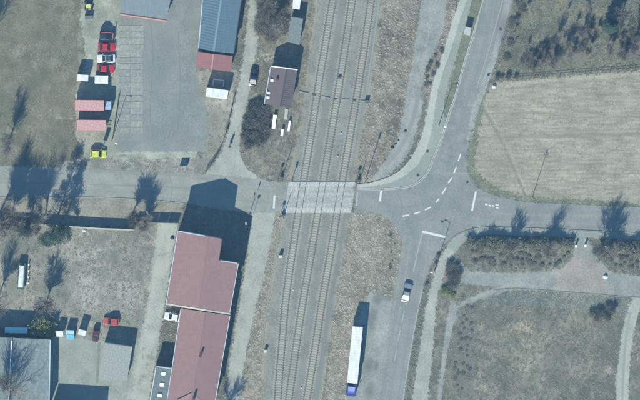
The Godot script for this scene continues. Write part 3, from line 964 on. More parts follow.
func make_crossing() -> void:
	var root := thing("level_crossing", "pale concrete panel level crossing where the road meets three tracks", "level crossing", at(315, 197))
	var tones := [rgb(157, 161, 153), rgb(162, 165, 157), rgb(150, 155, 147), rgb(170, 173, 165)]
	for k in 4:
		mat("panel%d" % k, tones[k], 0.85, 0.0, tex_mottle, 4.0)
	var off := -root.position
	var rows := [181.6, 187.0, 192.2, 197.2, 202.4, 207.4, 213.0]
	for r in 6:
		var y0: float = rows[r] + 0.08
		var y1: float = rows[r + 1] - 0.08
		for col in 7:
			var e: Array = []
			for y in [y0, y1]:
				var xs: Array = []
				for t in 3:
					var x := track_x(t, y)
					xs.append(x - 3.15)
					xs.append(x + 3.15)
				var edges: Array = [[xs[0] - 11.5, xs[0] - 0.32], [xs[0] + 0.35, xs[1] - 0.35], [xs[1] + 0.32, xs[2] - 0.32], [xs[2] + 0.35, xs[3] - 0.35], [xs[3] + 0.32, xs[4] - 0.32], [xs[4] + 0.35, xs[5] - 0.35], [xs[5] + 0.32, xs[5] + 11.0]]
				e.append(edges[col])
			var lift := rng.randf_range(-0.006, 0.006)
			var hw := 0.045 if col == 0 else 0.245
			var he := 0.045 if col == 6 else 0.245
			var ring := [at(e[0][0], y0, hw + lift) + off, at(e[0][1], y0, he + lift) + off, at(e[1][1], y1, he + lift) + off, at(e[1][0], y1, hw + lift) + off]
			var st := new_st()
			slab3(st, ring, 0.03 if hw < 0.1 or he < 0.1 else 0.15)
			var k := rng.randi() % 2
			if r == 0 or r == 5:
				k = 3
			elif rng.randf() < 0.25:
				k = 2
			obj("ramp_panel" if col in [0, 6] else "panel", st, mats["panel%d" % k], root)
	var st := new_st()
	for e in [[290.5, 299.4], [300.2, 305.6], [306.4, 319.3], [320.1, 325.4], [326.2, 338.5], [339.4, 344.6], [345.4, 355]]:
		var a := 0.05 if e[0] < 300 else 0.255
		var b := 0.05 if e[1] > 350 else 0.255
		slab3(st, [at(e[0], 197.0, a) + off, at(e[1], 197.3, b) + off, at(e[1], 197.9, b) + off, at(e[0], 197.6, a) + off], 0.004)
	obj("centre_line", st, mats["paint_worn"], root)

# ---------------------------------------------------------------- buildings
func lift(pts: Array) -> Array:
	var out: Array = []
	for p in pts:
		out.append(top(p[0], p[1], p[2]))
	return out

func inset(pts: Array, d: float) -> Array:
	var p2 := PackedVector2Array()
	for p in pts:
		p2.append(Vector2(p.x, p.z))
	var s := 1.0 if Geometry2D.is_polygon_clockwise(p2) else -1.0
	var out: Array = []
	for i in pts.size():
		var a := p2[(i - 1 + p2.size()) % p2.size()]
		var b := p2[i]
		var c := p2[(i + 1) % p2.size()]
		var n1 := (b - a).normalized().orthogonal() * s
		var n2 := (c - b).normalized().orthogonal() * s
		var m := (n1 + n2)
		m = m / maxf(m.length_squared(), 0.2) * 2.0
		out.append(Vector3(b.x + m.x * d, pts[i].y, b.y + m.y * d))
	return out

# planes: roof planes as lists of [x, y, height]; outline: the eaves (and gable tops) in order
func building(called: String, label: String, planes: Array, outline: Array, roof_mat: Material, wall_mat: Material, storeys := 1, over := 0.35, thick := 0.14, seams := 0.0) -> Node3D:
	var ring := lift(outline)
	var c := Vector3.ZERO
	for p in ring:
		c += p
	c /= ring.size()
	var root := thing(called, label, "building", Vector3(c.x, 0, c.z))
	var off := -root.position
	for pl in planes:
		var pts := lift(pl)
		for i in pts.size():
			pts[i] += off
		var st := new_st()
		slab3(st, pts, thick)
		var r := obj("roof", st, roof_mat, root)
		if seams > 0.0:
			roof_seams(r, pts, seams, roof_mat)
	var foot := inset(ring, over)
	var st := new_st()
	var p2 := PackedVector2Array()
	for p in foot:
		p2.append(Vector2(p.x, p.z))
	var cw := Geometry2D.is_polygon_clockwise(p2)
	var frame_mat := mat("window_frame", rgb(190, 190, 186), 0.6)
	var pane_mat := mat("window_pane", rgb(40, 48, 54), 0.08)
	for i in foot.size():
		var a: Vector3 = foot[i] + off
		var b: Vector3 = foot[(i + 1) % foot.size()] + off
		var n := Vector3(b.z - a.z, 0, a.x - b.x).normalized() * (-1.0 if cw else 1.0)
		var d := Vector3.UP * (thick + 0.01)
		quad(st, Vector3(a.x, 0, a.z), Vector3(b.x, 0, b.z), b - d, a - d, n)
		var run := Vector2(b.x - a.x, b.z - a.z).length()
		if run < 3.5 or storeys == 0:
			continue
		var dir := Vector3(b.x - a.x, 0, b.z - a.z) / run
		var k := int(run / 3.2)
		for w in k:
			for s in storeys:
				var base := Vector3(a.x, 0.95 + s * 3.0, a.z) + dir * (run * (w + 0.5) / k)
				var eave := lerpf(a.y, b.y, (w + 0.5) / k)
				if base.y + 1.5 > eave - 0.3:
					continue
				var xf := Transform3D(Basis(dir, Vector3.UP, dir.cross(Vector3.UP)), base)
				var ws := new_st()
				for e in [[-0.6, 0.06, 1.4], [0.6, 0.06, 1.4]]:
					box(ws, Vector3(e[0], 0.7, 0), Vector3(0.08, 1.4, 0.1), 0.0, xf)
				for e in [0.0, 0.7, 1.4]:
					box(ws, Vector3(0, e, 0), Vector3(1.28, 0.08, 0.1), 0.0, xf)
				var win := obj("window", ws, frame_mat, root)
				var ps := new_st()
				box(ps, Vector3(0, 0.7, 0), Vector3(1.14, 1.34, 0.04), 0.0, xf)
				obj("pane", ps, pane_mat, win)
	obj("wall", st, wall_mat, root)
	return root

# raised joints of the roof sheets, running down the slope
func roof_seams(parent: Node, pts: Array, gap: float, m: Material) -> void:
	var n := (pts[0] - pts[2]).cross(pts[0] - pts[1]) as Vector3
	if n.y < 0.0:
		n = -n
	n = n.normalized()
	var fall := Vector3(n.x, 0, n.z)
	if fall.length() < 0.01:
		fall = (pts[1] - pts[0])
		fall.y = 0
	fall = fall.normalized()
	var side := Vector3(-fall.z, 0, fall.x)
	var p2 := PackedVector2Array()
	var lo := 1e9
	var hi := -1e9
	for p in pts:
		p2.append(Vector2(p.x, p.z))
		lo = minf(lo, p.dot(side))
		hi = maxf(hi, p.dot(side))
	var st := new_st()
	var k := lo + gap * 0.5
	while k < hi - 0.1:
		var a := Vector2(side.x, side.z) * k
		var f2 := Vector2(fall.x, fall.z)
		var line := PackedVector2Array([a - f2 * 200.0, a + f2 * 200.0])
		for part in Geometry2D.intersect_polyline_with_polygon(line, p2):
			var e: Array = []
			for q in [part[0], part[part.size() - 1]]:
				var y: float = pts[0].y - (n.x * (q.x - pts[0].x) + n.z * (q.y - pts[0].z)) / n.y
				e.append(Vector3(q.x, y, q.y))
			sweep_slope(st, e[0], e[1], 0.03, 0.011)
		k += gap
	var o := obj("roof_seams", st, m, parent)
	o.set_meta("kind", "stuff")

func sweep_slope(st: SurfaceTool, a: Vector3, b: Vector3, half: float, h: float) -> void:
	var d := b - a
	var s := Vector3(-d.z, 0, d.x).normalized() * half
	var u := Vector3.UP * h
	var t := s * 0.5
	quad(st, a - t + u, b - t + u, b + t + u, a + t + u, Vector3.UP)
	quad(st, a - s, b - s, b - t + u, a - t + u, -s)
	quad(st, a + s, b + s, b + t + u, a + t + u, s)

func trim(root: Node3D, called: String, a: Array, b: Array, w: float, h: float, m: Material, up := 0.02) -> void:
	var p: Vector3 = top(a[0], a[1], a[2]) - root.position
	var q: Vector3 = top(b[0], b[1], b[2]) - root.position
	var st := new_st()
	var d := (q - p)
	var s := Vector3(-d.z, 0, d.x).normalized() * w * 0.5
	var u := Vector3.UP * (h + up)
	var l := Vector3.UP * (up)
	slab3(st, [p - s + u, q - s + u, q + s + u, p + s + u], h)
	obj(called, st, m, root)

func make_buildings() -> void:
	var red := mat("red_roof", rgb(139, 108, 103), 0.75, 0.0, tex_roof, 19.0)
	var red2 := mat("red_roof_south", rgb(137, 107, 103), 0.75, 0.0, tex_roof, 19.0)
	var blue := mat("blue_roof", rgb(84, 109, 121), 0.65, 0.0, tex_roof, 19.0)
	var felt := mat("roof_felt", rgb(116, 124, 118), 0.95, 0.0, tex_mottle, 6.0)
	var felt2 := mat("roof_felt_blue", rgb(118, 130, 128), 0.95, 0.0, tex_mottle, 7.0)
	var felt3 := mat("roof_slate_grey", rgb(104, 116, 116), 0.9, 0.0, tex_mottle, 5.0)
	var brown := mat("brown_roof", rgb(101, 90, 90), 0.85, 0.0, tex_roof, 19.0)
	var plaster := mat("plaster", rgb(196, 196, 188), 0.9, 0.0, tex_mottle, 5.0)
	var plaster2 := mat("plaster_ochre", rgb(176, 164, 140), 0.9, 0.0, tex_mottle, 5.0)
	var grey_wall := mat("grey_wall", rgb(140, 142, 138), 0.9, 0.0, tex_mottle, 5.0)
	var white_trim := mat("white_trim", rgb(214, 218, 216), 0.6)
	var zinc := mat("zinc", rgb(170, 182, 186), 0.5, 0.3)
	var dark := mat("dark_trim", rgb(52, 54, 58), 0.7)

	# the big red-roofed hall beside the crossing, northern part
	var hall := building("red_roof_hall", "tall red roofed hall with an eastern wing beside the crossing",
		[[[178, 231, 7.3], [208, 236.4, 9.4], [198, 308, 9.4], [166.5, 303, 7.3]],
		[[208, 236.4, 9.4], [222, 239, 8.7], [219, 260.3, 8.6], [238.3, 263.4, 7.7], [229.6, 313, 7.7], [198, 308, 9.4]]],
		[[178, 231, 7.3], [208, 236.4, 9.4], [222, 239, 8.7], [219, 260.3, 8.6], [238.3, 263.4, 7.7], [229.6, 313, 7.7], [198, 308, 9.4], [166.5, 303, 7.3]],
		red, plaster, 2, 0.25, 0.16, 0.6)
	trim(hall, "ridge_cap", [208, 236.4, 9.4], [198, 308, 9.4], 0.3, 0.05, red)
	trim(hall, "gutter", [177.8, 231.2, 7.2], [166.3, 302.8, 7.2], 0.18, 0.1, zinc)
	trim(hall, "verge_flashing", [178.6, 231.3, 7.32], [205, 236, 9.2], 0.22, 0.06, zinc)
	trim(hall, "verge_flashing", [220.5, 260.7, 8.45], [237, 263.3, 7.72], 0.22, 0.06, zinc)
	trim(hall, "gutter", [238.4, 264, 7.6], [229.8, 312.6, 7.6], 0.15, 0.1, zinc)
	# southern part, a little lower, behind a white fire wall
	var wing := building("red_roof_wing", "lower red roofed wing south of the white fire wall",
		[[[181, 308.6, 6.4], [205, 312, 8.2], [190, 412, 8.2], [166, 408, 6.4]],
		[[205, 312, 8.2], [229.8, 315.5, 6.4], [212.5, 416, 6.4], [190, 412, 8.2]]],
		[[181, 308.6, 6.4], [205, 312, 8.2], [229.8, 315.5, 6.4], [212.5, 416, 6.4], [190, 412, 8.2], [166, 408, 6.4]],
		red2, plaster, 2, 0.25, 0.16, 0.6)
	trim(wing, "ridge_cap", [205, 312, 8.2], [190, 412, 8.2], 0.3, 0.05, red2)
	trim(wing, "gutter", [180.8, 309, 6.3], [166, 408, 6.3], 0.16, 0.1, zinc)
	trim(wing, "gutter", [230, 316, 6.3], [212.7, 416, 6.3], 0.16, 0.1, zinc)
	for d in [[[202.6, 351, 8.2], [200, 357, 8.2]]]:
		var st := new_st()
		var a: Vector3 = top(d[0][0], d[0][1], 8.15) - wing.position
		var b: Vector3 = top(d[1][0], d[1][1], 8.15) - wing.position
		var dd := (b - a)
		var xf := Transform3D(Basis(dd.normalized(), Vector3.UP, dd.normalized().cross(Vector3.UP)), (a + b) * 0.5)
		box(st, Vector3(0, 0.25, 0), Vector3(dd.length(), 0.5, 0.5), 0.03, xf)
		obj("roof_ventilator", st, mat("vent_brown", rgb(58, 40, 40), 0.8), wing)
	# cross gable at the southern edge of the picture
	var dst := new_st()
	var g0: Vector3 = top(192.6, 392.4, 8.35) - wing.position
	var g1: Vector3 = top(189.8, 412, 8.9) - wing.position
	for s in [[-15.0, -1.6], [9.5, 3.0]]:
		var e0: Vector3 = top(192.4 + s[0], 400.5 + s[1] * 0.3, 7.45) - wing.position
		var e1: Vector3 = top(189.5 + s[0], 416, 7.45) - wing.position
		slab3(dst, [g0, e0, e1, g1] if s[0] < 0 else [g0, g1, e1, e0], 0.12)
	obj("cross_gable", dst, mat("red_roof_gable", rgb(150, 118, 115), 0.75, 0.0, tex_roof, 19.0), wing)
	dst = new_st()
	var ch: Vector3 = top(194, 399, 9.4) - wing.position
	box(dst, ch - Vector3(0, 0.9, 0), Vector3(0.45, 1.8, 0.6), 0.03)
	obj("chimney", dst, mat("vent_brown", rgb(58, 40, 40), 0.8), wing)
	# white fire wall between both halves
	var fw := thing("fire_wall", "thin white fire wall between the two red roofs", "wall", at(198, 309))
	var fst := new_st()
	var tops := [top(165.3, 303.4, 6.55), top(181, 306, 6.6), top(205.4, 309.8, 8.4), top(230.4, 313.6, 6.6)]
	for k in 3:
		var p: Vector3 = tops[k] - fw.position
		var q: Vector3 = tops[k + 1] - fw.position
		quad(fst, Vector3(p.x, 0, p.z), Vector3(q.x, 0, q.z), q, p, Vector3.FORWARD)
		quad(fst, Vector3(p.x, 0, p.z + 0.28), Vector3(q.x, 0, q.z + 0.28), q + Vector3(0, 0, 0.28), p + Vector3(0, 0, 0.28), Vector3.BACK)
		var cst := new_st()
		slab3(cst, [p + Vector3(0, 0.1, -0.08), q + Vector3(0, 0.1, -0.08), q + Vector3(0, 0.1, 0.3), p + Vector3(0, 0.1, 0.3)], 0.09)
		obj("coping", cst, mat("coping_pale", rgb(184, 186, 178), 0.9, 0.0, tex_mottle, 2.0), fw)
	obj("wall", fst, plaster, fw)

	# grey flat-roofed annex with three skylights
	var ax := building("flat_annex", "grey flat roofed annex with three white skylights beside the red wing",
		[[[155.5, 366, 3.9], [172.6, 368, 3.9], [166, 412, 3.9], [148.5, 410, 3.9]]], [[155.5, 366, 3.9], [172.6, 368, 3.9], [166, 412, 3.9], [148.5, 410, 3.9]], felt3, grey_wall, 1, 0.1, 0.2)
	for s in [[163.4, 373.4], [162, 384.6], [159.8, 395.4]]:
		var st := new_st()
		box(st, top(s[0], s[1], 4.0) - ax.position, Vector3(1.05, 0.3, 0.85), 0.1, Transform3D.IDENTITY)
		obj("skylight", st, mat("skylight", rgb(225, 230, 230), 0.4), ax)
	trim(ax, "parapet", [156.5, 366.6, 3.9], [171.4, 368.6, 3.9], 0.22, 0.12, zinc, 0.0)
	trim(ax, "parapet", [156, 367.5, 3.9], [148.7, 409, 3.9], 0.22, 0.12, zinc, 0.0)

	# flat-roofed buildings in the south-west corner
	var fl := building("flat_workshop", "large grey flat roofed workshop in the south west corner",
		[[[-40, 336, 4.5], [50.5, 339.5, 4.5], [49, 412, 4.5], [-40, 412, 4.5]]], [[-40, 336, 4.5], [50.5, 339.5, 4.5], [49, 412, 4.5], [-40, 412, 4.5]], felt2, grey_wall, 1, 0.08, 0.25)
	trim(fl, "edge_flashing", [50.3, 340, 4.5], [48.9, 411, 4.5], 0.25, 0.08, zinc, 0.0)
	trim(fl, "roof_pipe", [11.6, 341, 4.9], [8.4, 408, 4.9], 0.22, 0.2, white_trim, 0.0)
	var gar := building("flat_garage", "low grey flat roofed garage with a black shadow to its north",
		[[[104.5, 342.5, 2.9], [132.5, 346.5, 2.9], [127, 381, 2.9], [98.5, 378.5, 2.9]]], [[104.5, 342.5, 2.9], [132.5, 346.5, 2.9], [127, 381, 2.9], [98.5, 378.5, 2.9]], mat("roof_gravel", rgb(146, 152, 144), 0.95, 0.0, tex_mottle, 3.0), grey_wall, 1, 0.06, 0.2)
	trim(gar, "edge_flashing", [104.6, 343, 2.9], [132.2, 347, 2.9], 0.2, 0.06, felt, 0.0)
	building("flat_store", "flat roofed store at the lower edge shading the concrete yard",
		[[[50, 411, 4.4], [100.5, 414, 4.4], [98, 450, 4.4], [48, 448, 4.4]]], [[50, 411, 4.4], [100.5, 414, 4.4], [98, 450, 4.4], [48, 448, 4.4]], felt, grey_wall, 1, 0.08, 0.2)

	# northern yard
	building("grey_shed", "pale grey roofed shed with a red edge at the top of the yard",
		[[[119.5, -14, 3.6], [172, -8, 3.6], [167, 19, 3.2], [120.5, 12.5, 3.2]]], [[119.5, -14, 3.6], [172, -8, 3.6], [167, 19, 3.2], [120.5, 12.5, 3.2]], mat("grey_sheet_roof", rgb(112, 124, 128), 0.7, 0.0, tex_roof, 19.0), mat("red_wall", rgb(170, 110, 100), 0.8), 1, 0.1, 0.14, 0.8)
	var sh := get_node("grey_shed") as Node3D
	trim(sh, "gutter", [120.3, 13.4, 3.1], [167, 20, 3.1], 0.26, 0.1, dark)
	trim(sh, "red_fascia", [120.3, 14.6, 2.9], [167, 21.2, 2.9], 0.25, 0.1, mat("red_fascia", rgb(184, 128, 118), 0.7))
	var bl := building("blue_roof_hall", "long blue roofed hall at the top edge",
		[[[206, -40, 4.2], [227, -40, 5.4], [213.6, 51.4, 5.4], [198.8, 48.4, 4.2]],
		[[227, -40, 5.4], [247, -40, 4.2], [233.6, 53.4, 4.2], [213.6, 51.4, 5.4]]],
		[[206, -40, 4.2], [227, -40, 5.4], [247, -40, 4.2], [233.6, 53.4, 4.2], [213.6, 51.4, 5.4], [198.8, 48.4, 4.2]], blue, plaster2, 1, 0.2, 0.14, 0.7)
	trim(bl, "ridge_cap", [227, -40, 5.4], [213.6, 51.4, 5.4], 0.5, 0.05, mat("blue_ridge", rgb(92, 118, 130), 0.6))
	trim(bl, "gutter", [247, -40, 4.1], [233.8, 53, 4.1], 0.2, 0.1, dark)
	trim(bl, "gutter", [205.8, -40, 4.1], [198.6, 48, 4.1], 0.2, 0.1, zinc)
	var an := building("red_annex", "small dull red roofed annex at the south end of the blue hall",
		[[[197.2, 51.5, 3.1], [213.4, 54, 3.9], [211.6, 69.6, 3.9], [195.6, 67.2, 3.1]],
		[[213.4, 54, 3.9], [232.8, 56, 3.1], [231, 71.6, 3.1], [211.6, 69.6, 3.9]]],
		[[197.2, 51.5, 3.1], [213.4, 54, 3.9], [232.8, 56, 3.1], [231, 71.6, 3.1], [211.6, 69.6, 3.9], [195.6, 67.2, 3.1]], mat("red_annex_roof", rgb(140, 98, 96), 0.8, 0.0, tex_roof, 19.0), plaster2, 1, 0.15, 0.12, 0.6)
	trim(an, "ridge_cap", [213.4, 54, 3.9], [211.6, 69.6, 3.9], 0.3, 0.05, mat("red_annex_ridge", rgb(160, 118, 114), 0.8))

	# house by the railway, its outbuildings
	var ho := building("brown_roof_house", "small house with a brown gable roof between lane and tracks",
		[[[271, 66.4, 3.0], [287, 68.6, 4.7], [280.4, 106.5, 4.7], [264.6, 104, 3.0]],
		[[287, 68.6, 4.7], [297.4, 70, 3.5], [291.4, 108, 3.5], [280.4, 106.5, 4.7]]],
		[[271, 66.4, 3.0], [287, 68.6, 4.7], [297.4, 70, 3.5], [291.4, 108, 3.5], [280.4, 106.5, 4.7], [264.6, 104, 3.0]], brown, plaster, 1, 0.3, 0.14, 0.5)
	trim(ho, "verge_board", [271, 66.2, 3.0], [287, 68.2, 4.7], 0.24, 0.1, white_trim)
	trim(ho, "verge_board", [287, 68.2, 4.7], [297.6, 69.8, 3.5], 0.24, 0.1, white_trim)
	trim(ho, "gutter", [270.6, 67, 2.95], [264.2, 104, 2.95], 0.2, 0.1, zinc)
	trim(ho, "ridge_cap", [287, 68.6, 4.7], [280.4, 106.5, 4.7], 0.3, 0.05, dark)
	var hst := new_st()
	box(hst, top(277.4, 79.5, 4.4) - ho.position - Vector3(0, 0.6, 0), Vector3(0.5, 1.4, 0.6), 0.03)
	obj("chimney", hst, mat("chimney_brick", rgb(88, 58, 54), 0.9), ho)
	for s in [[272, 80.4, 3.6], [268.5, 93, 3.4], [268, 97.6, 3.4]]:
		hst = new_st()
		box(hst, top(s[0], s[1], s[2]) - ho.position, Vector3(0.8, 0.12, 0.6), 0.02, Transform3D.IDENTITY)
		obj("roof_window", hst, mat("roof_window", rgb(186, 192, 194), 0.5), ho)
	building("grey_outbuilding", "grey flat roofed outbuilding between the bare tree and the tracks",
		[[[291.6, 16.8, 2.6], [303.2, 18.6, 2.8], [299.6, 45, 2.8], [287, 42, 2.6]]], [[291.6, 16.8, 2.6], [303.2, 18.6, 2.8], [299.6, 45, 2.8], [287, 42, 2.6]], mat("grey_flat", rgb(112, 124, 122), 0.9, 0.0, tex_mottle, 4.0), grey_wall, 1, 0.1, 0.12)
	building("white_roof_shed", "small shed with a bright white roof at the top edge",
		[[[294, -14, 2.6], [302.5, -13, 2.6], [299.6, 9.6, 2.6], [292.6, 8.6, 2.6]]], [[294, -14, 2.6], [302.5, -13, 2.6], [299.6, 9.6, 2.6], [292.6, 8.6, 2.6]], mat("white_roof", rgb(208, 213, 212), 0.7, 0.0, tex_streak, 9.0), grey_wall, 0, 0.1, 0.1)
	# walls along the south side of the western road
	var wl := thing("yard_wall", "long plastered wall along the south verge of the western road", "wall", at(70, 225))
	fst = new_st()
	sweep(fst, world_off(pv([-50, 220.5, 8, 222.6, 60, 225.6, 100, 228.4, 134, 229.6]), wl.position), 0.12, 0.0, 1.65)
	obj("wall", fst, grey_wall, wl)
	fst = new_st()
	sweep(fst, world_off(pv([-50, 220.5, 8, 222.6, 60, 225.6, 100, 228.4, 134, 229.6]), wl.position), 0.17, 1.65, 1.72)
	obj("coping", fst, mat("coping", rgb(150, 152, 144), 0.9), wl)
	var gt := thing("yard_gate", "solid sheet metal gate across the mouth of the pale concrete lane", "gate", at(156, 222))
	for k in 4:
		var x0 := 136.5 + k * 10.4
		fst = new_st()
		sweep(fst, world_off(pv([x0 + 0.4, 221.8 + k * 0.3, x0 + 10.0, 222.1 + k * 0.3]), gt.position), 0.04, 0.08, 1.75)
		obj("gate_panel", fst, mat("gate_sheet", rgb(112, 122, 124), 0.6, 0.2), gt)
	for k in 5:
		fst = new_st()
		box(fst, at(136.5 + k * 10.4, 221.9 + k * 0.3, 0.95) - gt.position, Vector3(0.1, 1.9, 0.1), 0.01)
		obj("post", fst, mat("gate_post", rgb(90, 94, 94), 0.7), gt)

func world_off(chain: Array, o: Vector3) -> Array:
	var out: Array = []
	for p in chain:
		out.append(at(p.x, p.y) - o * Vector3(1, 0, 1))
	return out

# ---------------------------------------------------------------- vehicles
func heading(dx: float, dy: float) -> float:
	return atan2(-dy, dx)

func paint(key: String, c: Color, rough := 0.35) -> StandardMaterial3D:
	var m := mat("paint_" + key, c, rough, 0.0, tex_mottle, 6.0)
	m.clearcoat_enabled = true
	m.clearcoat = 0.5
	m.clearcoat_roughness = 0.15
	return m

func wheel(parent: Node3D, p: Vector3, r: float, w: float, side: float) -> void:
	var st := new_st()
	cyl(st, p - Vector3(0, 0, w * 0.5), p + Vector3(0, 0, w * 0.5), r, r, 14)
	var o := obj("wheel", st, mat("tyre", rgb(34, 34, 36), 0.9), parent)
	st = new_st()
	cyl(st, p + Vector3(0, 0, side * w * 0.3), p + Vector3(0, 0, side * (w * 0.5 + 0.012)), r * 0.62, r * 0.56, 12)
	obj("rim", st, mat("rim", rgb(150, 152, 154), 0.4, 0.7), o)

# a passenger car pointing along +x; tail: slope of the rear window, as run over rise
func car(called: String, label: String, where: Vector3, turn: float, length: float, wide: float, high: float, body: Material, estate := 0.0, group := "", rear_glass: Material = null, tail := 1.2) -> Node3D:
	var root := thing(called, label, "car", where, turn, group)
	var hl := length * 0.5
	var hw := wide * 0.5
	var belt := high * 0.62
	var st := new_st()
	var rings: Array = []
	for s in [[-1.0, 0.80, 0.66, 0.36], [-0.975, 0.9, 0.9, 0.26], [-0.9, 0.97, 0.98, 0.22], [-0.6, 1.0, 1.0, 0.2], [0.0, 1.0, 1.0, 0.2], [0.35, 1.0, 0.98, 0.2], [0.7, 0.98, 0.9, 0.2], [0.9, 0.93, 0.82, 0.22], [0.975, 0.82, 0.72, 0.27], [1.0, 0.68, 0.55, 0.36]]:
		var x: float = s[0] * hl
		var w: float = s[1] * hw
		var t: float = s[2] * belt
		var b: float = s[3]
		rings.append([Vector3(x, b, -w * 0.92), Vector3(x, (b + t) * 0.5, -w), Vector3(x, t - 0.1, -w * 0.97), Vector3(x, t - 0.02, -w * 0.86), Vector3(x, t + 0.02, -w * 0.4), Vector3(x, t + 0.02, w * 0.4), Vector3(x, t - 0.02, w * 0.86), Vector3(x, t - 0.1, w * 0.97), Vector3(x, (b + t) * 0.5, w), Vector3(x, b, w * 0.92)])
	loft(st, rings)
	obj("body", st, body, root)
	# glasshouse
	var rise := high - belt
	var xf1 := hl * 0.42
	var xf0 := xf1 - rise * 1.35
	var xr1 := -hl * (0.78 + estate * 0.14)
	var xr0 := xr1 + rise * (tail if estate < 0.5 else 0.45)
	var wb := hw * 0.88
	var wt := hw * 0.70
	var yb := belt - 0.03
	var lo := [Vector3(xr1, yb, -wb), Vector3(xf1, yb, -wb), Vector3(xf1, yb, wb), Vector3(xr1, yb, wb)]
	var hi := [Vector3(xr0, high - 0.03, -wt), Vector3(xf0, high - 0.03, -wt), Vector3(xf0, high - 0.03, wt), Vector3(xr0, high - 0.03, wt)]
	var hi2 := [Vector3(xr0 + 0.12, high, -wt + 0.1), Vector3(xf0 - 0.12, high, -wt + 0.1), Vector3(xf0 - 0.12, high, wt - 0.1), Vector3(xr0 + 0.12, high, wt - 0.1)]
	st = new_st()
	loft(st, [lo, hi, hi2])
	obj("roof", st, body, root)
	var glass := mat("car_glass", rgb(28, 36, 40), 0.08)
	var names := ["side_window", "windscreen", "side_window", "rear_window"]
	for k in 4:
		var a: Vector3 = lo[k]
		var b: Vector3 = lo[(k + 1) % 4]
		var c: Vector3 = hi[(k + 1) % 4]
		var d: Vector3 = hi[k]
		var m := (a + b + c + d) * 0.25
		var n := (b - a).cross(d - a).normalized()
		if n.dot(m - Vector3(0, belt, 0)) < 0.0:
			n = -n
		var q: Array = []
		for p in [a, b, c, d]:
			q.append(m + (p - m) * 0.9 + n * 0.012)
		st = new_st()
		quad(st, q[0], q[1], q[2], q[3], n)
		var g := glass
		if k == 3 and rear_glass:
			g = rear_glass
		obj(names[k], st, g, root)
	for s in [-1.0, 1.0]:
		for x in [-0.62, 0.62]:
			wheel(root, Vector3(x * hl, 0.31, s * (hw - 0.1)), 0.31, 0.2, s)
		st = new_st()
		box(st, Vector3(hl * 0.955, belt * 0.62, s * hw * 0.66), Vector3(0.16, 0.14, 0.36), 0.04)
		obj("headlight", st, mat("headlight", rgb(206, 212, 214), 0.2), root)
		st = new_st()
		box(st, Vector3(-hl * 0.975, belt * 0.72, s * hw * 0.72), Vector3(0.1, 0.16, 0.3), 0.03)
		obj("tail_light", st, mat("tail_light", rgb(120, 22, 22), 0.3), root)
		st = new_st()
		box(st, Vector3(xf1 - 0.18, belt + 0.06, s * (hw + 0.07)), Vector3(0.14, 0.12, 0.2), 0.03)
		obj("mirror", st, body, root)
	return root

# box body (container, trailer box) with ribs on the sides
func cargo_box(root: Node3D, x0: float, x1: float, wide: float, y0: float, y1: float, side_mat: Material, roof_mat: Material) -> void:
	var st := new_st()
	box(st, Vector3((x0 + x1) * 0.5, (y0 + y1) * 0.5, 0), Vector3(x1 - x0, y1 - y0, wide), 0.03)
	var o := obj("cargo_box", st, side_mat, root)
	st = new_st()
	box(st, Vector3((x0 + x1) * 0.5, y1 + 0.012, 0), Vector3(x1 - x0 - 0.1, 0.02, wide - 0.1), 0.005)
	obj("box_roof", st, roof_mat, o)
	var ribs := maxi(2, int((x1 - x0) / 0.62))
	st = new_st()
	for k in ribs - 1:
		box(st, Vector3(lerpf(x0, x1, float(k + 1) / ribs), y1 + 0.03, 0), Vector3(0.05, 0.02, wide - 0.16), 0.006)
	var rb := obj("roof_ribs", st, roof_mat, o)
	rb.set_meta("kind", "stuff")
	st = new_st()
	for s in [-1.0, 1.0]:
		box(st, Vector3(x0 - 0.012, (y0 + y1) * 0.5, s * wide * 0.24), Vector3(0.03, (y1 - y0) * 0.94, wide * 0.46), 0.005)
	obj("rear_doors", st, side_mat, o)

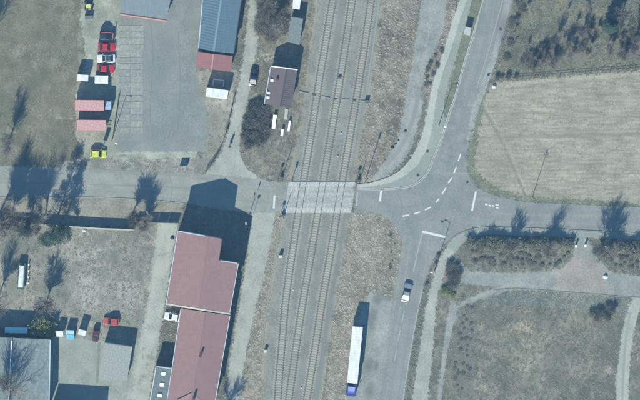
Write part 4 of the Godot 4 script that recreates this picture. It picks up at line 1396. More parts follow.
func truck_cab(root: Node3D, x0: float, x1: float, wide: float, y0: float, y1: float, body: Material, deflector := true) -> void:
	var st := new_st()
	var w := wide * 0.5
	var rings: Array = []
	for s in [[x0, 1.0], [x1 - 0.5, 1.0], [x1 - 0.12, 0.97], [x1, 0.85]]:
		var x: float = s[0]
		var k: float = s[1]
		var rake := 0.0 if x < x1 - 0.3 else 0.28
		rings.append([Vector3(x, y0, -w * k), Vector3(x, lerpf(y0, y1, 0.5), -w * k), Vector3(x - rake, y1 - 0.12, -w * k * 0.97), Vector3(x - rake, y1, -w * k * 0.85), Vector3(x - rake, y1, w * k * 0.85), Vector3(x - rake, y1 - 0.12, w * k * 0.97), Vector3(x, lerpf(y0, y1, 0.5), w * k), Vector3(x, y0, w * k)])
	loft(st, rings)
	var cab := obj("cab", st, body, root)
	var glass := mat("car_glass", rgb(28, 36, 40), 0.08)
	st = new_st()
	var ym := lerpf(y0, y1, 0.5)
	quad(st, Vector3(x1 + 0.02, ym, -w * 0.8), Vector3(x1 + 0.02, ym, w * 0.8), Vector3(x1 - 0.24, y1 - 0.16, w * 0.8), Vector3(x1 - 0.24, y1 - 0.16, -w * 0.8), Vector3(1, 0.3, 0))
	obj("windscreen", st, glass, cab)
	for s in [-1.0, 1.0]:
		st = new_st()
		quad(st, Vector3(x1 - 1.1, ym, s * (w + 0.01)), Vector3(x1 - 0.5, ym, s * (w + 0.01)), Vector3(x1 - 0.55, y1 - 0.25, s * (w * 0.99 + 0.01)), Vector3(x1 - 1.1, y1 - 0.25, s * (w * 0.99 + 0.01)), Vector3(0, 0, s))
		obj("side_window", st, glass, cab)
		st = new_st()
		box(st, Vector3(x1 + 0.02, y0 + 0.25, s * w * 0.68), Vector3(0.1, 0.2, 0.4), 0.03)
		obj("headlight", st, mat("headlight", rgb(206, 212, 214), 0.2), cab)
		st = new_st()
		box(st, Vector3(x1 - 0.35, ym + 0.35, s * (w + 0.2)), Vector3(0.14, 0.5, 0.22), 0.04)
		obj("mirror", st, mat("black_plastic", rgb(30, 31, 33), 0.7), cab)
	if deflector:
		st = new_st()
		var a := x0 + 0.1
		var b := x1 - 0.75
		var q := [Vector3(a, y1, -w * 0.8), Vector3(b, y1, -w * 0.75), Vector3(b, y1, w * 0.75), Vector3(a, y1, w * 0.8)]
		var q2 := [Vector3(a, y1 + 0.55, -w * 0.7), Vector3(b - 0.5, y1 + 0.12, -w * 0.62), Vector3(b - 0.5, y1 + 0.12, w * 0.62), Vector3(a, y1 + 0.55, w * 0.7)]
		loft(st, [q, q2])
		obj("roof_deflector", st, body, cab)

func make_vehicles() -> void:
	var red := paint("red", rgb(172, 36, 42))
	var red_b := paint("red_faded", rgb(178, 50, 50), 0.5)
	var white := paint("white", rgb(218, 222, 220))
	var yellow := paint("yellow", rgb(196, 204, 84))
	var navy := paint("navy", rgb(30, 34, 48))
	var silver := paint("silver", rgb(132, 138, 142))
	var orange := paint("orange_red", rgb(164, 72, 60), 0.5)
	var maroon := paint("maroon", rgb(74, 34, 38))
	var black := mat("black_plastic", rgb(30, 31, 33), 0.7)
	var steel := mat("chassis", rgb(52, 54, 58), 0.7)
	var bright := mat("rear_glass", rgb(34, 42, 48), 0.22)

	# the row of parked vehicles in the north-western yard
	var e := heading(1, 0.0)
	var van := car("dark_van", "dark navy van with orange trim, northernmost of the parked row", at(107.4, 35.6), heading(1, 0.03), 3.7, 2.1, 1.95, navy, 1.0, "vehicles parked in a row in the yard")
	var st := new_st()
	box(st, Vector3(1.35, 1.98, 0.0), Vector3(0.16, 0.06, 1.3), 0.02)
	box(st, Vector3(-0.2, 1.98, -0.75), Vector3(2.6, 0.05, 0.1), 0.02)
	obj("roof_trim", st, mat("orange_trim", rgb(176, 92, 70), 0.6), van)
	car("red_car", "bright red car directly north of the white car in the parked row", at(106.8, 46.8), heading(1, 0.02), 4.2, 2.2, 1.42, red, 0.0, "vehicles parked in a row in the yard")
	var wc := car("white_car", "white car with a dark green tinted roof in the parked row", at(106.2, 58.2), heading(-1, 0.02), 4.4, 2.0, 1.4, white, 0.0, "vehicles parked in a row in the yard")
	st = new_st()
	box(st, Vector3(-0.45, 1.41, 0), Vector3(1.3, 0.02, 1.1), 0.005)
	obj("sunroof", st, mat("green_glass", rgb(40, 66, 62), 0.15), wc)
	car("red_car", "bright red car directly south of the white car in the parked row", at(105.6, 68.4), heading(1, 0.04), 4.3, 2.1, 1.42, red, 0.0, "vehicles parked in a row in the yard")
	car("yellow_car", "bright yellow car parked near the western road", at(98.4, 153.6), heading(1, 0.03), 3.9, 2.0, 1.45, yellow, 0.6)
	# low white trailer and tall white box beside the red car
	var tr := thing("white_trailer", "low white box trailer between the red car and the pink truck", "trailer", at(101.6, 79.2), heading(1, 0.02))
	cargo_box(tr, -1.6, 1.6, 1.95, 0.45, 1.75, white, mat("white_roof", rgb(208, 213, 212), 0.7, 0.0, tex_streak, 9.0))
	for s in [-1.0, 1.0]:
		wheel(tr, Vector3(-0.2, 0.3, s * 0.9), 0.3, 0.18, s)
	st = new_st()
	cyl(st, Vector3(1.6, 0.45, 0), Vector3(2.5, 0.4, 0), 0.05, 0.05, 6)
	cyl(st, Vector3(2.3, 0.0, 0), Vector3(2.3, 0.45, 0), 0.05, 0.05, 6)
	obj("drawbar", st, steel, tr)
	var wb := thing("white_box_container", "tall narrow white container box at the meadow edge", "container", at(82.8, 77.4), heading(1, 0.06))
	cargo_box(wb, -1.35, 1.35, 1.55, 0.1, 2.55, white, mat("white_roof", rgb(208, 213, 212), 0.7, 0.0, tex_streak, 9.0))
	st = new_st()
	for s in [-1.0, 1.0]:
		box(st, Vector3(0, 0.05, s * 0.6), Vector3(2.6, 0.1, 0.12), 0.01)
	obj("skid", st, steel, wb)
	# the two red box trucks with sun-bleached roofs
	var bleached := mat("bleached_roof", rgb(188, 150, 144), 0.8, 0.0, tex_mottle, 3.0)
	var t1 := thing("box_truck", "red box truck with bleached pink roof and light blue cab", "truck", top(91.5, 105.3, 3.9) * Vector3(1, 0, 1), heading(1, 0.012))
	cargo_box(t1, -4.0, 3.05, 2.55, 1.1, 3.85, red_b, bleached)
	truck_cab(t1, 3.25, 5.0, 2.2, 0.75, 2.6, paint("pale_blue", rgb(150, 176, 196)), false)
	st = new_st()
	box(st, Vector3(0.2, 0.85, 0), Vector3(8.2, 0.28, 0.9), 0.02)
	obj("chassis", st, steel, t1)
	for s in [-1.0, 1.0]:
		for x in [-2.6, -1.5, 3.9]:
			wheel(t1, Vector3(x, 0.48, s * 1.05), 0.48, 0.3, s)
	var t2 := thing("box_trailer", "red box trailer with bleached pink roof, without a cab", "trailer", top(91.2, 125.2, 3.9) * Vector3(1, 0, 1), heading(1, 0.012))
	cargo_box(t2, -3.45, 3.55, 2.6, 1.1, 3.85, red_b, bleached)
	st = new_st()
	box(st, Vector3(0.1, 0.85, 0), Vector3(6.8, 0.28, 0.9), 0.02)
	cyl(st, Vector3(3.4, 0.8, 0), Vector3(4.7, 0.7, 0), 0.07, 0.07, 6)
	obj("chassis", st, steel, t2)
	st = new_st()
	cyl(st, Vector3(4.4, 0, 0), Vector3(4.4, 0.8, 0), 0.06, 0.06, 6)
	obj("landing_leg", st, steel, t2)
	for s in [-1.0, 1.0]:
		for x in [-2.2, 2.3]:
			wheel(t2, Vector3(x, 0.48, s * 1.05), 0.48, 0.3, s)
	# compact loader at the top edge
	var ld := thing("compact_loader", "small yellow compact loader with dark bucket at the top edge", "loader", at(88.6, 8), heading(0.04, 1))
	st = new_st()
	box(st, Vector3(-0.9, 0.8, 0), Vector3(1.7, 0.7, 1.3), 0.12)
	obj("body", st, mat("loader_dark", rgb(52, 56, 58), 0.7), ld)
	st = new_st()
	box(st, Vector3(-0.55, 1.75, 0), Vector3(1.0, 1.3, 1.15), 0.14)
	var cb := obj("cab", st, paint("loader_yellow", rgb(206, 204, 110)), ld)
	st = new_st()
	box(st, Vector3(-0.04, 1.8, 0), Vector3(0.03, 0.9, 0.95), 0.01)
	obj("windscreen", st, mat("car_glass", rgb(28, 36, 40), 0.08), cb)
	st = new_st()
	for s in [-1.0, 1.0]:
		box(st, Vector3(0.7, 0.75, s * 0.55), Vector3(1.9, 0.16, 0.14), 0.03)
	obj("lift_arm", st, mat("loader_dark", rgb(52, 56, 58), 0.7), ld)
	st = new_st()
	loft(st, [[Vector3(1.6, 0.1, -0.95), Vector3(2.7, 0.05, -0.95), Vector3(1.8, 0.95, -0.95)], [Vector3(1.6, 0.1, 0.95), Vector3(2.7, 0.05, 0.95), Vector3(1.8, 0.95, 0.95)]])
	obj("bucket", st, mat("bucket", rgb(60, 64, 72), 0.6, 0.3), ld)
	for s in [-1.0, 1.0]:
		for x in [-1.35, 0.1]:
			wheel(ld, Vector3(x, 0.42, s * 0.78), 0.42, 0.3, s)
	# white container behind the red annex and the rack in its shade
	var wk := thing("white_container", "large white container south of the red annex", "container", top(217.2, 93.3, 3.0) * Vector3(1, 0, 1), heading(1, 0.14))
	cargo_box(wk, -2.6, 2.6, 2.2, 0.12, 3.0, white, mat("white_roof", rgb(208, 213, 212), 0.7, 0.0, tex_streak, 9.0))
	st = new_st()
	for s in [-1.0, 1.0]:
		box(st, Vector3(0, 0.06, s * 0.9), Vector3(5.0, 0.12, 0.14), 0.01)
	obj("skid", st, steel, wk)
	var rk := thing("metal_rack", "small white tubular rack standing in the container's shade", "rack", at(218.4, 82.6), heading(1, 0.12))
	st = new_st()
	for p in [[-1.25, -0.7], [1.25, -0.7], [-1.25, 0.75], [1.25, 0.75]]:
		cyl(st, Vector3(p[0], 0, p[1]), Vector3(p[0], 1.0, p[1]), 0.06, 0.06, 6)
	obj("post", st, white, rk)
	st = new_st()
	box(st, Vector3(0, 1.0, -0.7), Vector3(2.7, 0.14, 0.22), 0.02)
	box(st, Vector3(-1.25, 1.0, 0.02), Vector3(0.2, 0.14, 1.4), 0.02)
	box(st, Vector3(1.25, 1.0, 0.02), Vector3(0.2, 0.14, 1.4), 0.02)
	obj("rail", st, white, rk)
	# cars with sun glinting from the rear window
	car("dark_blue_car", "dark blue car parked on the verge of the northern lane", at(253.6, 77), heading(0.14, -1), 4.4, 1.85, 1.5, navy, 0.0, "", bright, 1.9)
	car("silver_car", "silver grey car driving on the southern arm of the main road", at(406.6, 292.4), heading(0.24, -1), 4.6, 1.95, 1.5, silver, 0.0, "", bright, 1.9)
	# articulated lorry
	var lo := thing("articulated_lorry", "blue articulated lorry with long white trailer on the gravel", "lorry", top(355.0, 355, 4.0) * Vector3(1, 0, 1), heading(-0.0965, 1))
	cargo_box(lo, -6.8, 6.8, 2.5, 1.15, 4.0, white, mat("white_roof", rgb(208, 213, 212), 0.7, 0.0, tex_streak, 9.0))
	truck_cab(lo, 7.6, 10.1, 2.45, 0.7, 3.2, paint("blue", rgb(36, 70, 148)))
	st = new_st()
	box(st, Vector3(-1.0, 0.98, 0), Vector3(11.0, 0.3, 1.0), 0.03)
	box(st, Vector3(7.4, 0.8, 0), Vector3(4.4, 0.3, 0.9), 0.03)
	obj("chassis", st, steel, lo)
	for s in [-1.0, 1.0]:
		for x in [-5.2, -3.9, -2.6, 6.0, 9.1]:
			wheel(lo, Vector3(x, 0.5, s * 1.08), 0.5, 0.32, s)
		st = new_st()
		box(st, Vector3(2.0, 0.75, s * 1.18), Vector3(4.0, 0.5, 0.05), 0.01)
		obj("side_guard", st, steel, lo)
		st = new_st()
		cyl(st, Vector3(7.25, 0.75, s * 0.85), Vector3(8.05, 0.75, s * 0.85), 0.3, 0.3, 12)
		obj("fuel_tank", st, mat("rim", rgb(150, 152, 154), 0.4, 0.7), lo)
	# south-west yard
	car("white_car", "white car parked between the pale lane and the red wing", at(172, 316.6), heading(-1, -0.16), 3.7, 1.9, 1.48, white, 0.6)
	car("orange_red_car", "faded orange red car parked north of the flat garage", at(111.4, 321.2), heading(-1, -0.05), 3.8, 1.9, 1.45, orange, 0.6)
	var mr := car("maroon_car", "small maroon and dark car with pale windscreen in the yard", at(95.6, 335.4), heading(-0.12, 1), 3.4, 1.5, 1.45, maroon, 0.6)
	st = new_st()
	box(st, Vector3(-0.95, 1.0, 0), Vector3(0.5, 0.16, 1.3), 0.03)
	obj("load_board", st, mat("pale_board", rgb(150, 176, 186), 0.6), mr)
	# tall cabins in the yard
	var cab_specs := [[59.8, 333.8, 1.6, 1.25, 2.3, 0.04, rgb(220, 224, 222), "white", "small white cabin at the west end of the row in the yard"],
		[70.2, 332.4, 1.9, 0.95, 2.0, 0.03, rgb(168, 206, 220), "pale_cyan", "pale blue white cabin north of the sky blue one"],
		[70.4, 337.2, 1.8, 1.05, 1.5, 0.03, rgb(112, 182, 208), "sky_blue", "sky blue cabin at the edge of the concrete yard"],
		[82.2, 332.6, 1.75, 1.2, 2.5, 0.22, rgb(214, 218, 218), "white_b", "white cabin standing askew in the yard row"]]
	for s in cab_specs:
		var c := thing("yard_cabin", s[8], "cabin", top(s[0], s[1], s[4]) * Vector3(1, 0, 1), heading(1, s[5]), "cabins in the concrete yard")
		var m := paint("cabin_" + s[7], s[6], 0.5)
		st = new_st()
		box(st, Vector3(0, s[4] * 0.5, 0), Vector3(s[2], s[4] - 0.1, s[3]), 0.04)
		obj("body", st, m, c)
		st = new_st()
		box(st, Vector3(0, s[4] - 0.02, 0), Vector3(s[2] + 0.08, 0.08, s[3] + 0.08), 0.03)
		obj("roof", st, m, c)
		st = new_st()
		box(st, Vector3(0, s[4] * 0.45, s[3] * 0.5 + 0.01), Vector3(s[2] * 0.55, s[4] * 0.75, 0.03), 0.01)
		obj("door", st, mat("cabin_door", rgb(150, 156, 158), 0.6), c)
		st = new_st()
		box(st, Vector3(0, 0.025, 0), Vector3(s[2] * 0.9, 0.05, s[3] * 0.9))
		obj("skid", st, steel, c)
	# turquoise container and the green wagon
	var tc := thing("turquoise_container", "long narrow turquoise container in the workshop's shadow", "container", at(16.4, 329.6), heading(1, 0.02))
	cargo_box(tc, -2.75, 2.75, 1.5, 0.1, 2.3, paint("teal", rgb(70, 120, 124), 0.6), mat("teal_roof", rgb(150, 196, 196), 0.7))
	st = new_st()
	for s in [-1.0, 1.0]:
		box(st, Vector3(0, 0.05, s * 0.6), Vector3(5.2, 0.1, 0.12), 0.01)
	obj("skid", st, steel, tc)
	var gw := thing("green_wagon", "narrow green wagon with a white roof in the dry yard", "wagon", at(21.4, 276), heading(0.06, -1))
	st = new_st()
	box(st, Vector3(0, 1.0, 0), Vector3(6.3, 1.0, 1.75), 0.06)
	obj("body", st, paint("wagon_green", rgb(50, 92, 76), 0.6), gw)
	st = new_st()
	loft(st, arch_rings(-2.6, 2.6, 0.62, 1.5, 0.35))
	obj("roof", st, mat("white_roof", rgb(208, 213, 212), 0.7, 0.0, tex_streak, 9.0), gw)
	for s in [-1.0, 1.0]:
		for x in [-2.0, 2.0]:
			wheel(gw, Vector3(x, 0.34, s * 0.75), 0.34, 0.18, s)

func arch_rings(x0: float, x1: float, half: float, y: float, rise: float) -> Array:
	var out: Array = []
	for x in [x0, x1]:
		var r: Array = []
		for k in 9:
			var a := PI * k / 8.0
			r.append(Vector3(x, y + sin(a) * rise, -cos(a) * half))
		r.append(Vector3(x, y - 0.02, half))
		r.append(Vector3(x, y - 0.02, -half))
		out.append(r)
	return out

# ---------------------------------------------------------------- street furniture
func street_lamp(label: String, px: float, py: float, high: float, arm_dx: float, arm_dy: float) -> void:
	var root := thing("street_lamp", label, "street lamp", at(px, py), 0.0, "street lamps")
	var steel := mat("galvanised", rgb(140, 146, 148), 0.5, 0.4)
	var st := new_st()
	cyl(st, Vector3.ZERO, Vector3(0, high, 0), 0.1, 0.055, 8)
	obj("pole", st, steel, root)
	st = new_st()
	cyl(st, Vector3.ZERO, Vector3(0, 0.5, 0), 0.14, 0.13, 8)
	obj("base_sleeve", st, steel, root)
	var d := Vector3(arm_dx, 0, arm_dy).normalized()
	st = new_st()
	cyl(st, Vector3(0, high - 0.05, 0), Vector3(0, high + 0.2, 0) + d * 0.9, 0.045, 0.04, 6)
	obj("arm", st, steel, root)
	st = new_st()
	var xf := Transform3D(Basis(d, Vector3.UP, d.cross(Vector3.UP)), Vector3(0, high + 0.22, 0) + d * 1.15)
	box(st, Vector3.ZERO, Vector3(0.62, 0.14, 0.26), 0.05, xf)
	obj("lamp_head", st, mat("lamp_head", rgb(206, 210, 210), 0.5), root)

func barrier(label: String, px: float, py: float, high: float) -> void:
	var root := thing("crossing_barrier", label, "barrier", at(px, py), 0.0, "raised barriers and signals of the crossing")
	var st := new_st()
	box(st, Vector3(0, 0.55, 0), Vector3(0.45, 1.1, 0.6), 0.04)
	obj("drive_box", st, mat("barrier_box", rgb(70, 74, 78), 0.6), root)
	for k in 6:
		st = new_st()
		box(st, Vector3(0.3, 0.9 + (high - 0.9) * (k + 0.5) / 6.0, 0), Vector3(0.1, (high - 0.9) / 6.0 - 0.005, 0.14), 0.01)
		obj("arm_section", st, mat("barrier_red", rgb(150, 34, 32), 0.5) if k % 2 else mat("barrier_white", rgb(205, 206, 202), 0.6), root)
	st = new_st()
	box(st, Vector3(0.28, 0.75, 0.5), Vector3(0.22, 0.4, 0.5), 0.03)
	obj("counterweight", st, mat("black_plastic", rgb(30, 31, 33), 0.7), root)
	st = new_st()
	cyl(st, Vector3(-0.6, 0, 0.2), Vector3(-0.6, 2.7, 0.2), 0.06, 0.06, 8)
	obj("signal_post", st, mat("galvanised", rgb(140, 146, 148), 0.5, 0.4), root)
	st = new_st()
	box(st, Vector3(-0.6, 2.35, 0.2), Vector3(0.62, 0.75, 0.12), 0.06)
	var h := obj("signal_head", st, mat("black_plastic", rgb(30, 31, 33), 0.7), root)
	for q in [[-0.16, 2.48], [0.16, 2.48], [0.0, 2.18]]:
		st = new_st()
		cyl(st, Vector3(-0.6 + q[0], q[1], 0.26), Vector3(-0.6 + q[0], q[1], 0.29), 0.1, 0.1, 10)
		obj("lens", st, mat("lens_red", rgb(80, 16, 16), 0.3), h)

func post_thing(called: String, label: String, category: String, px: float, py: float, high: float, rad: float, m: Material, head: Vector3, head_mat: Material, group := "") -> Node3D:
	var root := thing(called, label, category, at(px, py), 0.0, group)
	var st := new_st()
	cyl(st, Vector3.ZERO, Vector3(0, high, 0), rad, rad * 0.8, 8)
	obj("post", st, m, root)
	if head != Vector3.ZERO:
		st = new_st()
		box(st, Vector3(0, high - head.y * 0.5 + 0.02, 0.0), head, 0.02)
		obj("head", st, head_mat, root)
	return root

func fence(called: String, label: String, chain: Array, high: float, step: float, post_mat: Material, rail_mat: Material, mesh := true) -> void:
	var first: Vector2 = chain[0]
	var root := thing(called, label, "fence", at(first.x, first.y))
	var pts := world_off(chain, root.position)
	var c := Curve3D.new()
	for p in pts:
		c.add_point(p)
	var l := c.get_baked_length()
	var n := maxi(1, int(l / step))
	for k in n + 1:
		var p := c.sample_baked(l * k / n)
		var st := new_st()
		cyl(st, p, p + Vector3(0, high, 0), 0.04, 0.04, 6)
		obj("post", st, post_mat, root)
	for y in ([0.15, high * 0.5, high - 0.05] if mesh else [high * 0.5, high - 0.1]):
		var st := new_st()
		sweep(st, pts, 0.02, y - 0.025, y + 0.025)
		obj("rail", st, rail_mat, root)
	if mesh:
		var st := new_st()
		var d := 0.0
		while d < l:
			var p := c.sample_baked(d)
			cyl(st, p + Vector3(0, 0.1, 0), p + Vector3(0, high - 0.05, 0), 0.012, 0.012, 3, false)
			d += 0.12
		var o := obj("wire_mesh", st, rail_mat, root)
		o.set_meta("kind", "stuff")

func make_street_furniture() -> void:
	var steel := mat("galvanised", rgb(140, 146, 148), 0.5, 0.4)
	var wood := mat("pole_wood", rgb(84, 76, 68), 0.9, 0.0, tex_streak, 1.0)
	var whitep := mat("white_post", rgb(216, 218, 214), 0.6)
	var dark := mat("dark_metal", rgb(44, 46, 48), 0.7)
	street_lamp("tall street lamp beside the stop line of the southern arm", 434.6, 271, 8.2, -1, -0.2)
	street_lamp("street lamp at the edge of the slab parking strip", 112, 140, 7.6, 0.6, 0.3)
	street_lamp("street lamp on the pavement beside the pale cycle path", 457 - 18, 124 + 1, 7.0, 1, 0.1)
	street_lamp("street lamp behind the yard wall by the bare road tree", 148.6, 216, 4.2, -0.3, -1)
	street_lamp("street lamp in the shadow east of the red hall", 245.6, 227, 4.6, 0, -1)
	barrier("raised barrier at the north west corner of the level crossing", 281, 177.5, 5.0)
	barrier("raised barrier at the south west corner of the level crossing", 282.6, 215.6, 4.0)
	barrier("raised barrier at the north east corner of the level crossing", 358.4, 180.6, 3.4)
	post_thing("signal_mast", "tall railway signal mast north east of the level crossing", "signal", 366.6, 177, 7.6, 0.1, dark, Vector3(0.35, 1.1, 0.3), dark)
	post_thing("signal_mast", "short railway signal mast between barrier and westernmost track", "signal", 292.2, 179.6, 3.0, 0.08, dark, Vector3(0.4, 0.8, 0.4), dark)
	post_thing("traffic_sign", "thin sign post beside the western approach of the crossing", "sign", 253.6, 213.6, 3.2, 0.04, steel, Vector3(0.6, 0.6, 0.03), whitep)
	post_thing("traffic_sign", "sign post with pale plate at the mouth of the northern lane", "sign", 254.4, 201, 3.2, 0.035, steel, Vector3(0.12, 0.9, 0.6), steel)
	post_thing("traffic_sign", "small sign post beside the field corner at the main road", "sign", 484.6, 87, 2.4, 0.035, steel, Vector3(0.6, 0.5, 0.03), whitep)
	var pole := post_thing("power_pole", "wooden power pole with transformer at the south edge of the field", "power pole", 532.4, 197, 7.9, 0.075, wood, Vector3(0.3, 0.45, 0.28), dark)
	var st := new_st()
	box(st, Vector3(0, 7.2, 0), Vector3(1.1, 0.1, 0.1), 0.02)
	obj("crossarm", st, wood, pole)
	for x in [-0.45, 0.0, 0.45]:
		st = new_st()
		cyl(st, Vector3(x, 7.26, 0), Vector3(x, 7.46, 0), 0.05, 0.04, 6)
		obj("insulator", st, whitep, pole)
	# notice board at the yard's front, on two posts
	var nb := thing("notice_board", "notice board on two posts between gravel strip and western road", "sign", at(181.6, 172.4))
	for x in [-0.8, 0.8]:
		st = new_st()
		cyl(st, Vector3(x, 0, 0), Vector3(x, 2.5, 0), 0.04, 0.04, 6)
		obj("post", st, steel, nb)
	st = new_st()
	box(st, Vector3(0, 1.8, -0.06), Vector3(1.9, 1.4, 0.05), 0.01)
	obj("board", st, mat("board_grey", rgb(150, 152, 150), 0.7), nb)
	var tot := post_thing("sign_pillar", "narrow sign pillar beside the pink roofed trailer", "sign", 103.4, 146.4, 3.2, 0.08, dark, Vector3(0.9, 2.2, 0.18), mat("pillar_grey", rgb(80, 82, 88), 0.6))
	fence("wire_fence", "wire mesh fence along the east side of the yard and lane", pv([233.6, 98, 228.4, 122, 221, 149, 213, 162, 205.4, 172.4]), 1.6, 2.5, dark, mat("wire_dark", rgb(72, 76, 76), 0.7))
	fence("wire_fence", "wire mesh fence beside the slab parking strip", pv([112.6, 136, 115.4, 118, 118.6, 96]), 1.2, 2.2, dark, mat("wire_dark", rgb(72, 76, 76), 0.7))
	fence("field_fence", "low rail fence along the north edge of the field", pv([497, 80.6, 530, 78, 560, 75.4, 600, 72.6, 640, 69.6, 660, 68]), 1.0, 3.0, wood, wood, false)
	# utility cabinet on the grass strip
	var cb := thing("utility_cabinet", "large white utility cabinet on the grass strip beside the main road", "cabinet", top(467.6, 31, 1.7) * Vector3(1, 0, 1) + Vector3(0, 0.1, 0), heading(0.24, -1))
	st = new_st()
	box(st, Vector3(0, 0.85, 0), Vector3(1.75, 1.5, 1.4), 0.03)
	obj("body", st, whitep, cb)
	st = new_st()
	box(st, Vector3(0, 1.64, 0), Vector3(1.9, 0.1, 1.55), 0.03)
	obj("roof", st, mat("cabinet_roof", rgb(168, 174, 170), 0.8, 0.0, tex_mottle, 2.0), cb)
	for s in [-1.0, 1.0]:
		st = new_st()
		box(st, Vector3(s * 0.42, 0.85, 0.71), Vector3(0.78, 1.3, 0.03), 0.01)
		obj("door", st, mat("cabinet_door", rgb(180, 184, 182), 0.6), cb)
	st = new_st()
	box(st, Vector3(0, 0.05, 0), Vector3(1.7, 0.1, 1.35))
	obj("plinth", st, mat("trough", rgb(132, 140, 134), 0.9), cb)
	# trackside boxes and marker posts
	for s in [[366.6, 101.6, 0.9, 0.8, 0.7, "dark", "dark trackside cabinet at the end of the cable duct"], [339.4, 78, 0.7, 0.5, 0.5, "dark", "dark point motor box between middle and eastern track"], [280.4, 256.4, 0.7, 1.1, 0.6, "white", "white relay cabinet beside the westernmost track"], [265.4, 351, 0.6, 0.9, 0.6, "white", "small white cabinet among the weeds near the southern tracks"]]:
		var b := thing("trackside_cabinet", s[6], "cabinet", at(s[0], s[1], 0.0))
		st = new_st()
		box(st, Vector3(0, s[3] * 0.5 + 0.03, 0), Vector3(s[2], s[3], s[4]), 0.04)
		obj("body", st, mat("cabinet_light", rgb(166, 170, 166), 0.7) if s[5] == "white" else mat("cabinet_dark", rgb(78, 80, 80), 0.7), b)
		st = new_st()
		box(st, Vector3(0, s[3] + 0.05, 0), Vector3(s[2] + 0.08, 0.06, s[4] + 0.08), 0.02)
		obj("lid", st, mat("cabinet_light", rgb(166, 170, 166), 0.7) if s[5] == "white" else mat("cabinet_dark", rgb(78, 80, 80), 0.7), b)
	for s in [[337.6, 156, "white marker stone between middle and eastern track, northern one"], [341, 133, "white marker stone between middle and eastern track, farther from crossing"], [301.2, 388, "white marker stone between the tracks near the lower edge"], [293.4, 290, "white marker stone between western and middle track south of crossing"]]:
		var o := thing("marker_stone", s[2], "marker stone", at(s[0], s[1]), 0.0, "marker stones between the tracks")
		st = new_st()
		box(st, Vector3(0, 0.15, 0), Vector3(0.26, 0.3, 0.26), 0.04)
		obj("stone", st, whitep, o)
		st = new_st()
		cyl(st, Vector3(0, 0.3, 0), Vector3(0, 0.33, 0), 0.08, 0.06, 8)
		obj("cap", st, mat("cap_red", rgb(150, 60, 50), 0.7), o)
	# white posts by the hedge gap
	for s in [[575.8, 246, "pale gate post on the left of the hedge gap", 1.1], [585.2, 245.6, "white gate post on the right of the hedge gap", 1.2], [605.4, 246.8, "slim white post in the right hand hedge", 1.6], [637, 250.6, "white post in the hedge at the right edge", 1.0]]:
		var o := thing("white_post", s[2], "post", at(s[0], s[1]), 0.0, "white posts along the hedge")
		st = new_st()
		box(st, Vector3(0, s[3] * 0.5, 0), Vector3(0.34, s[3], 0.5), 0.04)
		obj("shaft", st, whitep, o)
		st = new_st()
		box(st, Vector3(0, s[3] + 0.04, 0), Vector3(0.44, 0.08, 0.6), 0.03)
		obj("cap", st, whitep, o)
	for s in [[418, 175, "dark manhole cover on the bend of the pale path"], [427.6, 151, "dark manhole cover halfway along the pale path"], [442.4, 221.6, "dark manhole cover in the middle of the junction"], [467.4, 182, "dark drain cover at the kerb by the field corner"], [500.6, 29, "dark drain cover on the shoulder of the main road"]]:
		var raised: float = 0.13 if s[0] < 430 else 0.034
		var o := thing("manhole_cover", s[2], "manhole cover", at(s[0], s[1], raised), 0.0, "manhole covers")
		st = new_st()
		cyl(st, Vector3(0, 0.002, 0), Vector3(0, 0.02, 0), 0.34, 0.32, 16)
		obj("lid", st, mat("cast_iron", rgb(52, 54, 54), 0.7, 0.2), o)
		st = new_st()
		for k in 3:
			box(st, Vector3(0, 0.024, -0.16 + k * 0.16), Vector3(0.4, 0.008, 0.04))
		obj("rib", st, mat("cast_iron_rib", rgb(66, 68, 68), 0.7, 0.2), o)
	# dark boulders and the white sack
	var bl := ["dark boulder on the dirt track, southernmost of three", "dark boulder on the dirt track, middle one of three", "dark boulder on the dirt track, northernmost of three", "dark boulder lone beside the pale path"]
	var bs := [[392.4, 147.4, 0.42], [395.8, 143.8, 0.28], [398.4, 140.2, 0.26], [405.4, 131, 0.34]]
	for k in 4:
		boulder("boulder", bl[k], "boulder", bs[k][0], bs[k][1], bs[k][2], mat("boulder", rgb(62, 64, 62), 0.9, 0.0, tex_mottle, 1.0), 40 + k, "dark boulders beside the dirt track")
	boulder("white_sack", "bulging white sack lying on the gravel path", "sack", 605.4, 277, 0.62, mat("sack_white", rgb(216, 222, 220), 0.8), 51)
	boulder("white_boulder", "pale yellowish boulder at the field corner by the main road", "boulder", 494.2, 86.4, 0.58, mat("boulder_pale", rgb(200, 198, 176), 0.9, 0.0, tex_mottle, 1.0), 52)

func boulder(called: String, label: String, category: String, px: float, py: float, r: float, m: Material, seed_: int, group := "") -> void:
	var n := FastNoiseLite.new()
	n.seed = seed_
	n.frequency = 0.8
	var root := thing(called, label, category, at(px, py), 0.0, group)
	var st := new_st()
	var rings: Array = []
	for i in 7:
		var v := float(i) / 6.0
		var ring: Array = []
		for k in 11:
			var a := TAU * k / 11.0
			var rr := r * (0.15 + 0.85 * pow(sin(PI * (0.5 + v * 0.46)), 0.8)) * (1.0 + n.get_noise_3d(cos(a) * 1.4, v * 2.0, sin(a) * 1.4) * 0.6)
			ring.append(Vector3(cos(a) * rr, v * r * 0.95, sin(a) * rr * 0.8))
		rings.append(ring)
	loft(st, rings)
	obj("lump", st, m, root)

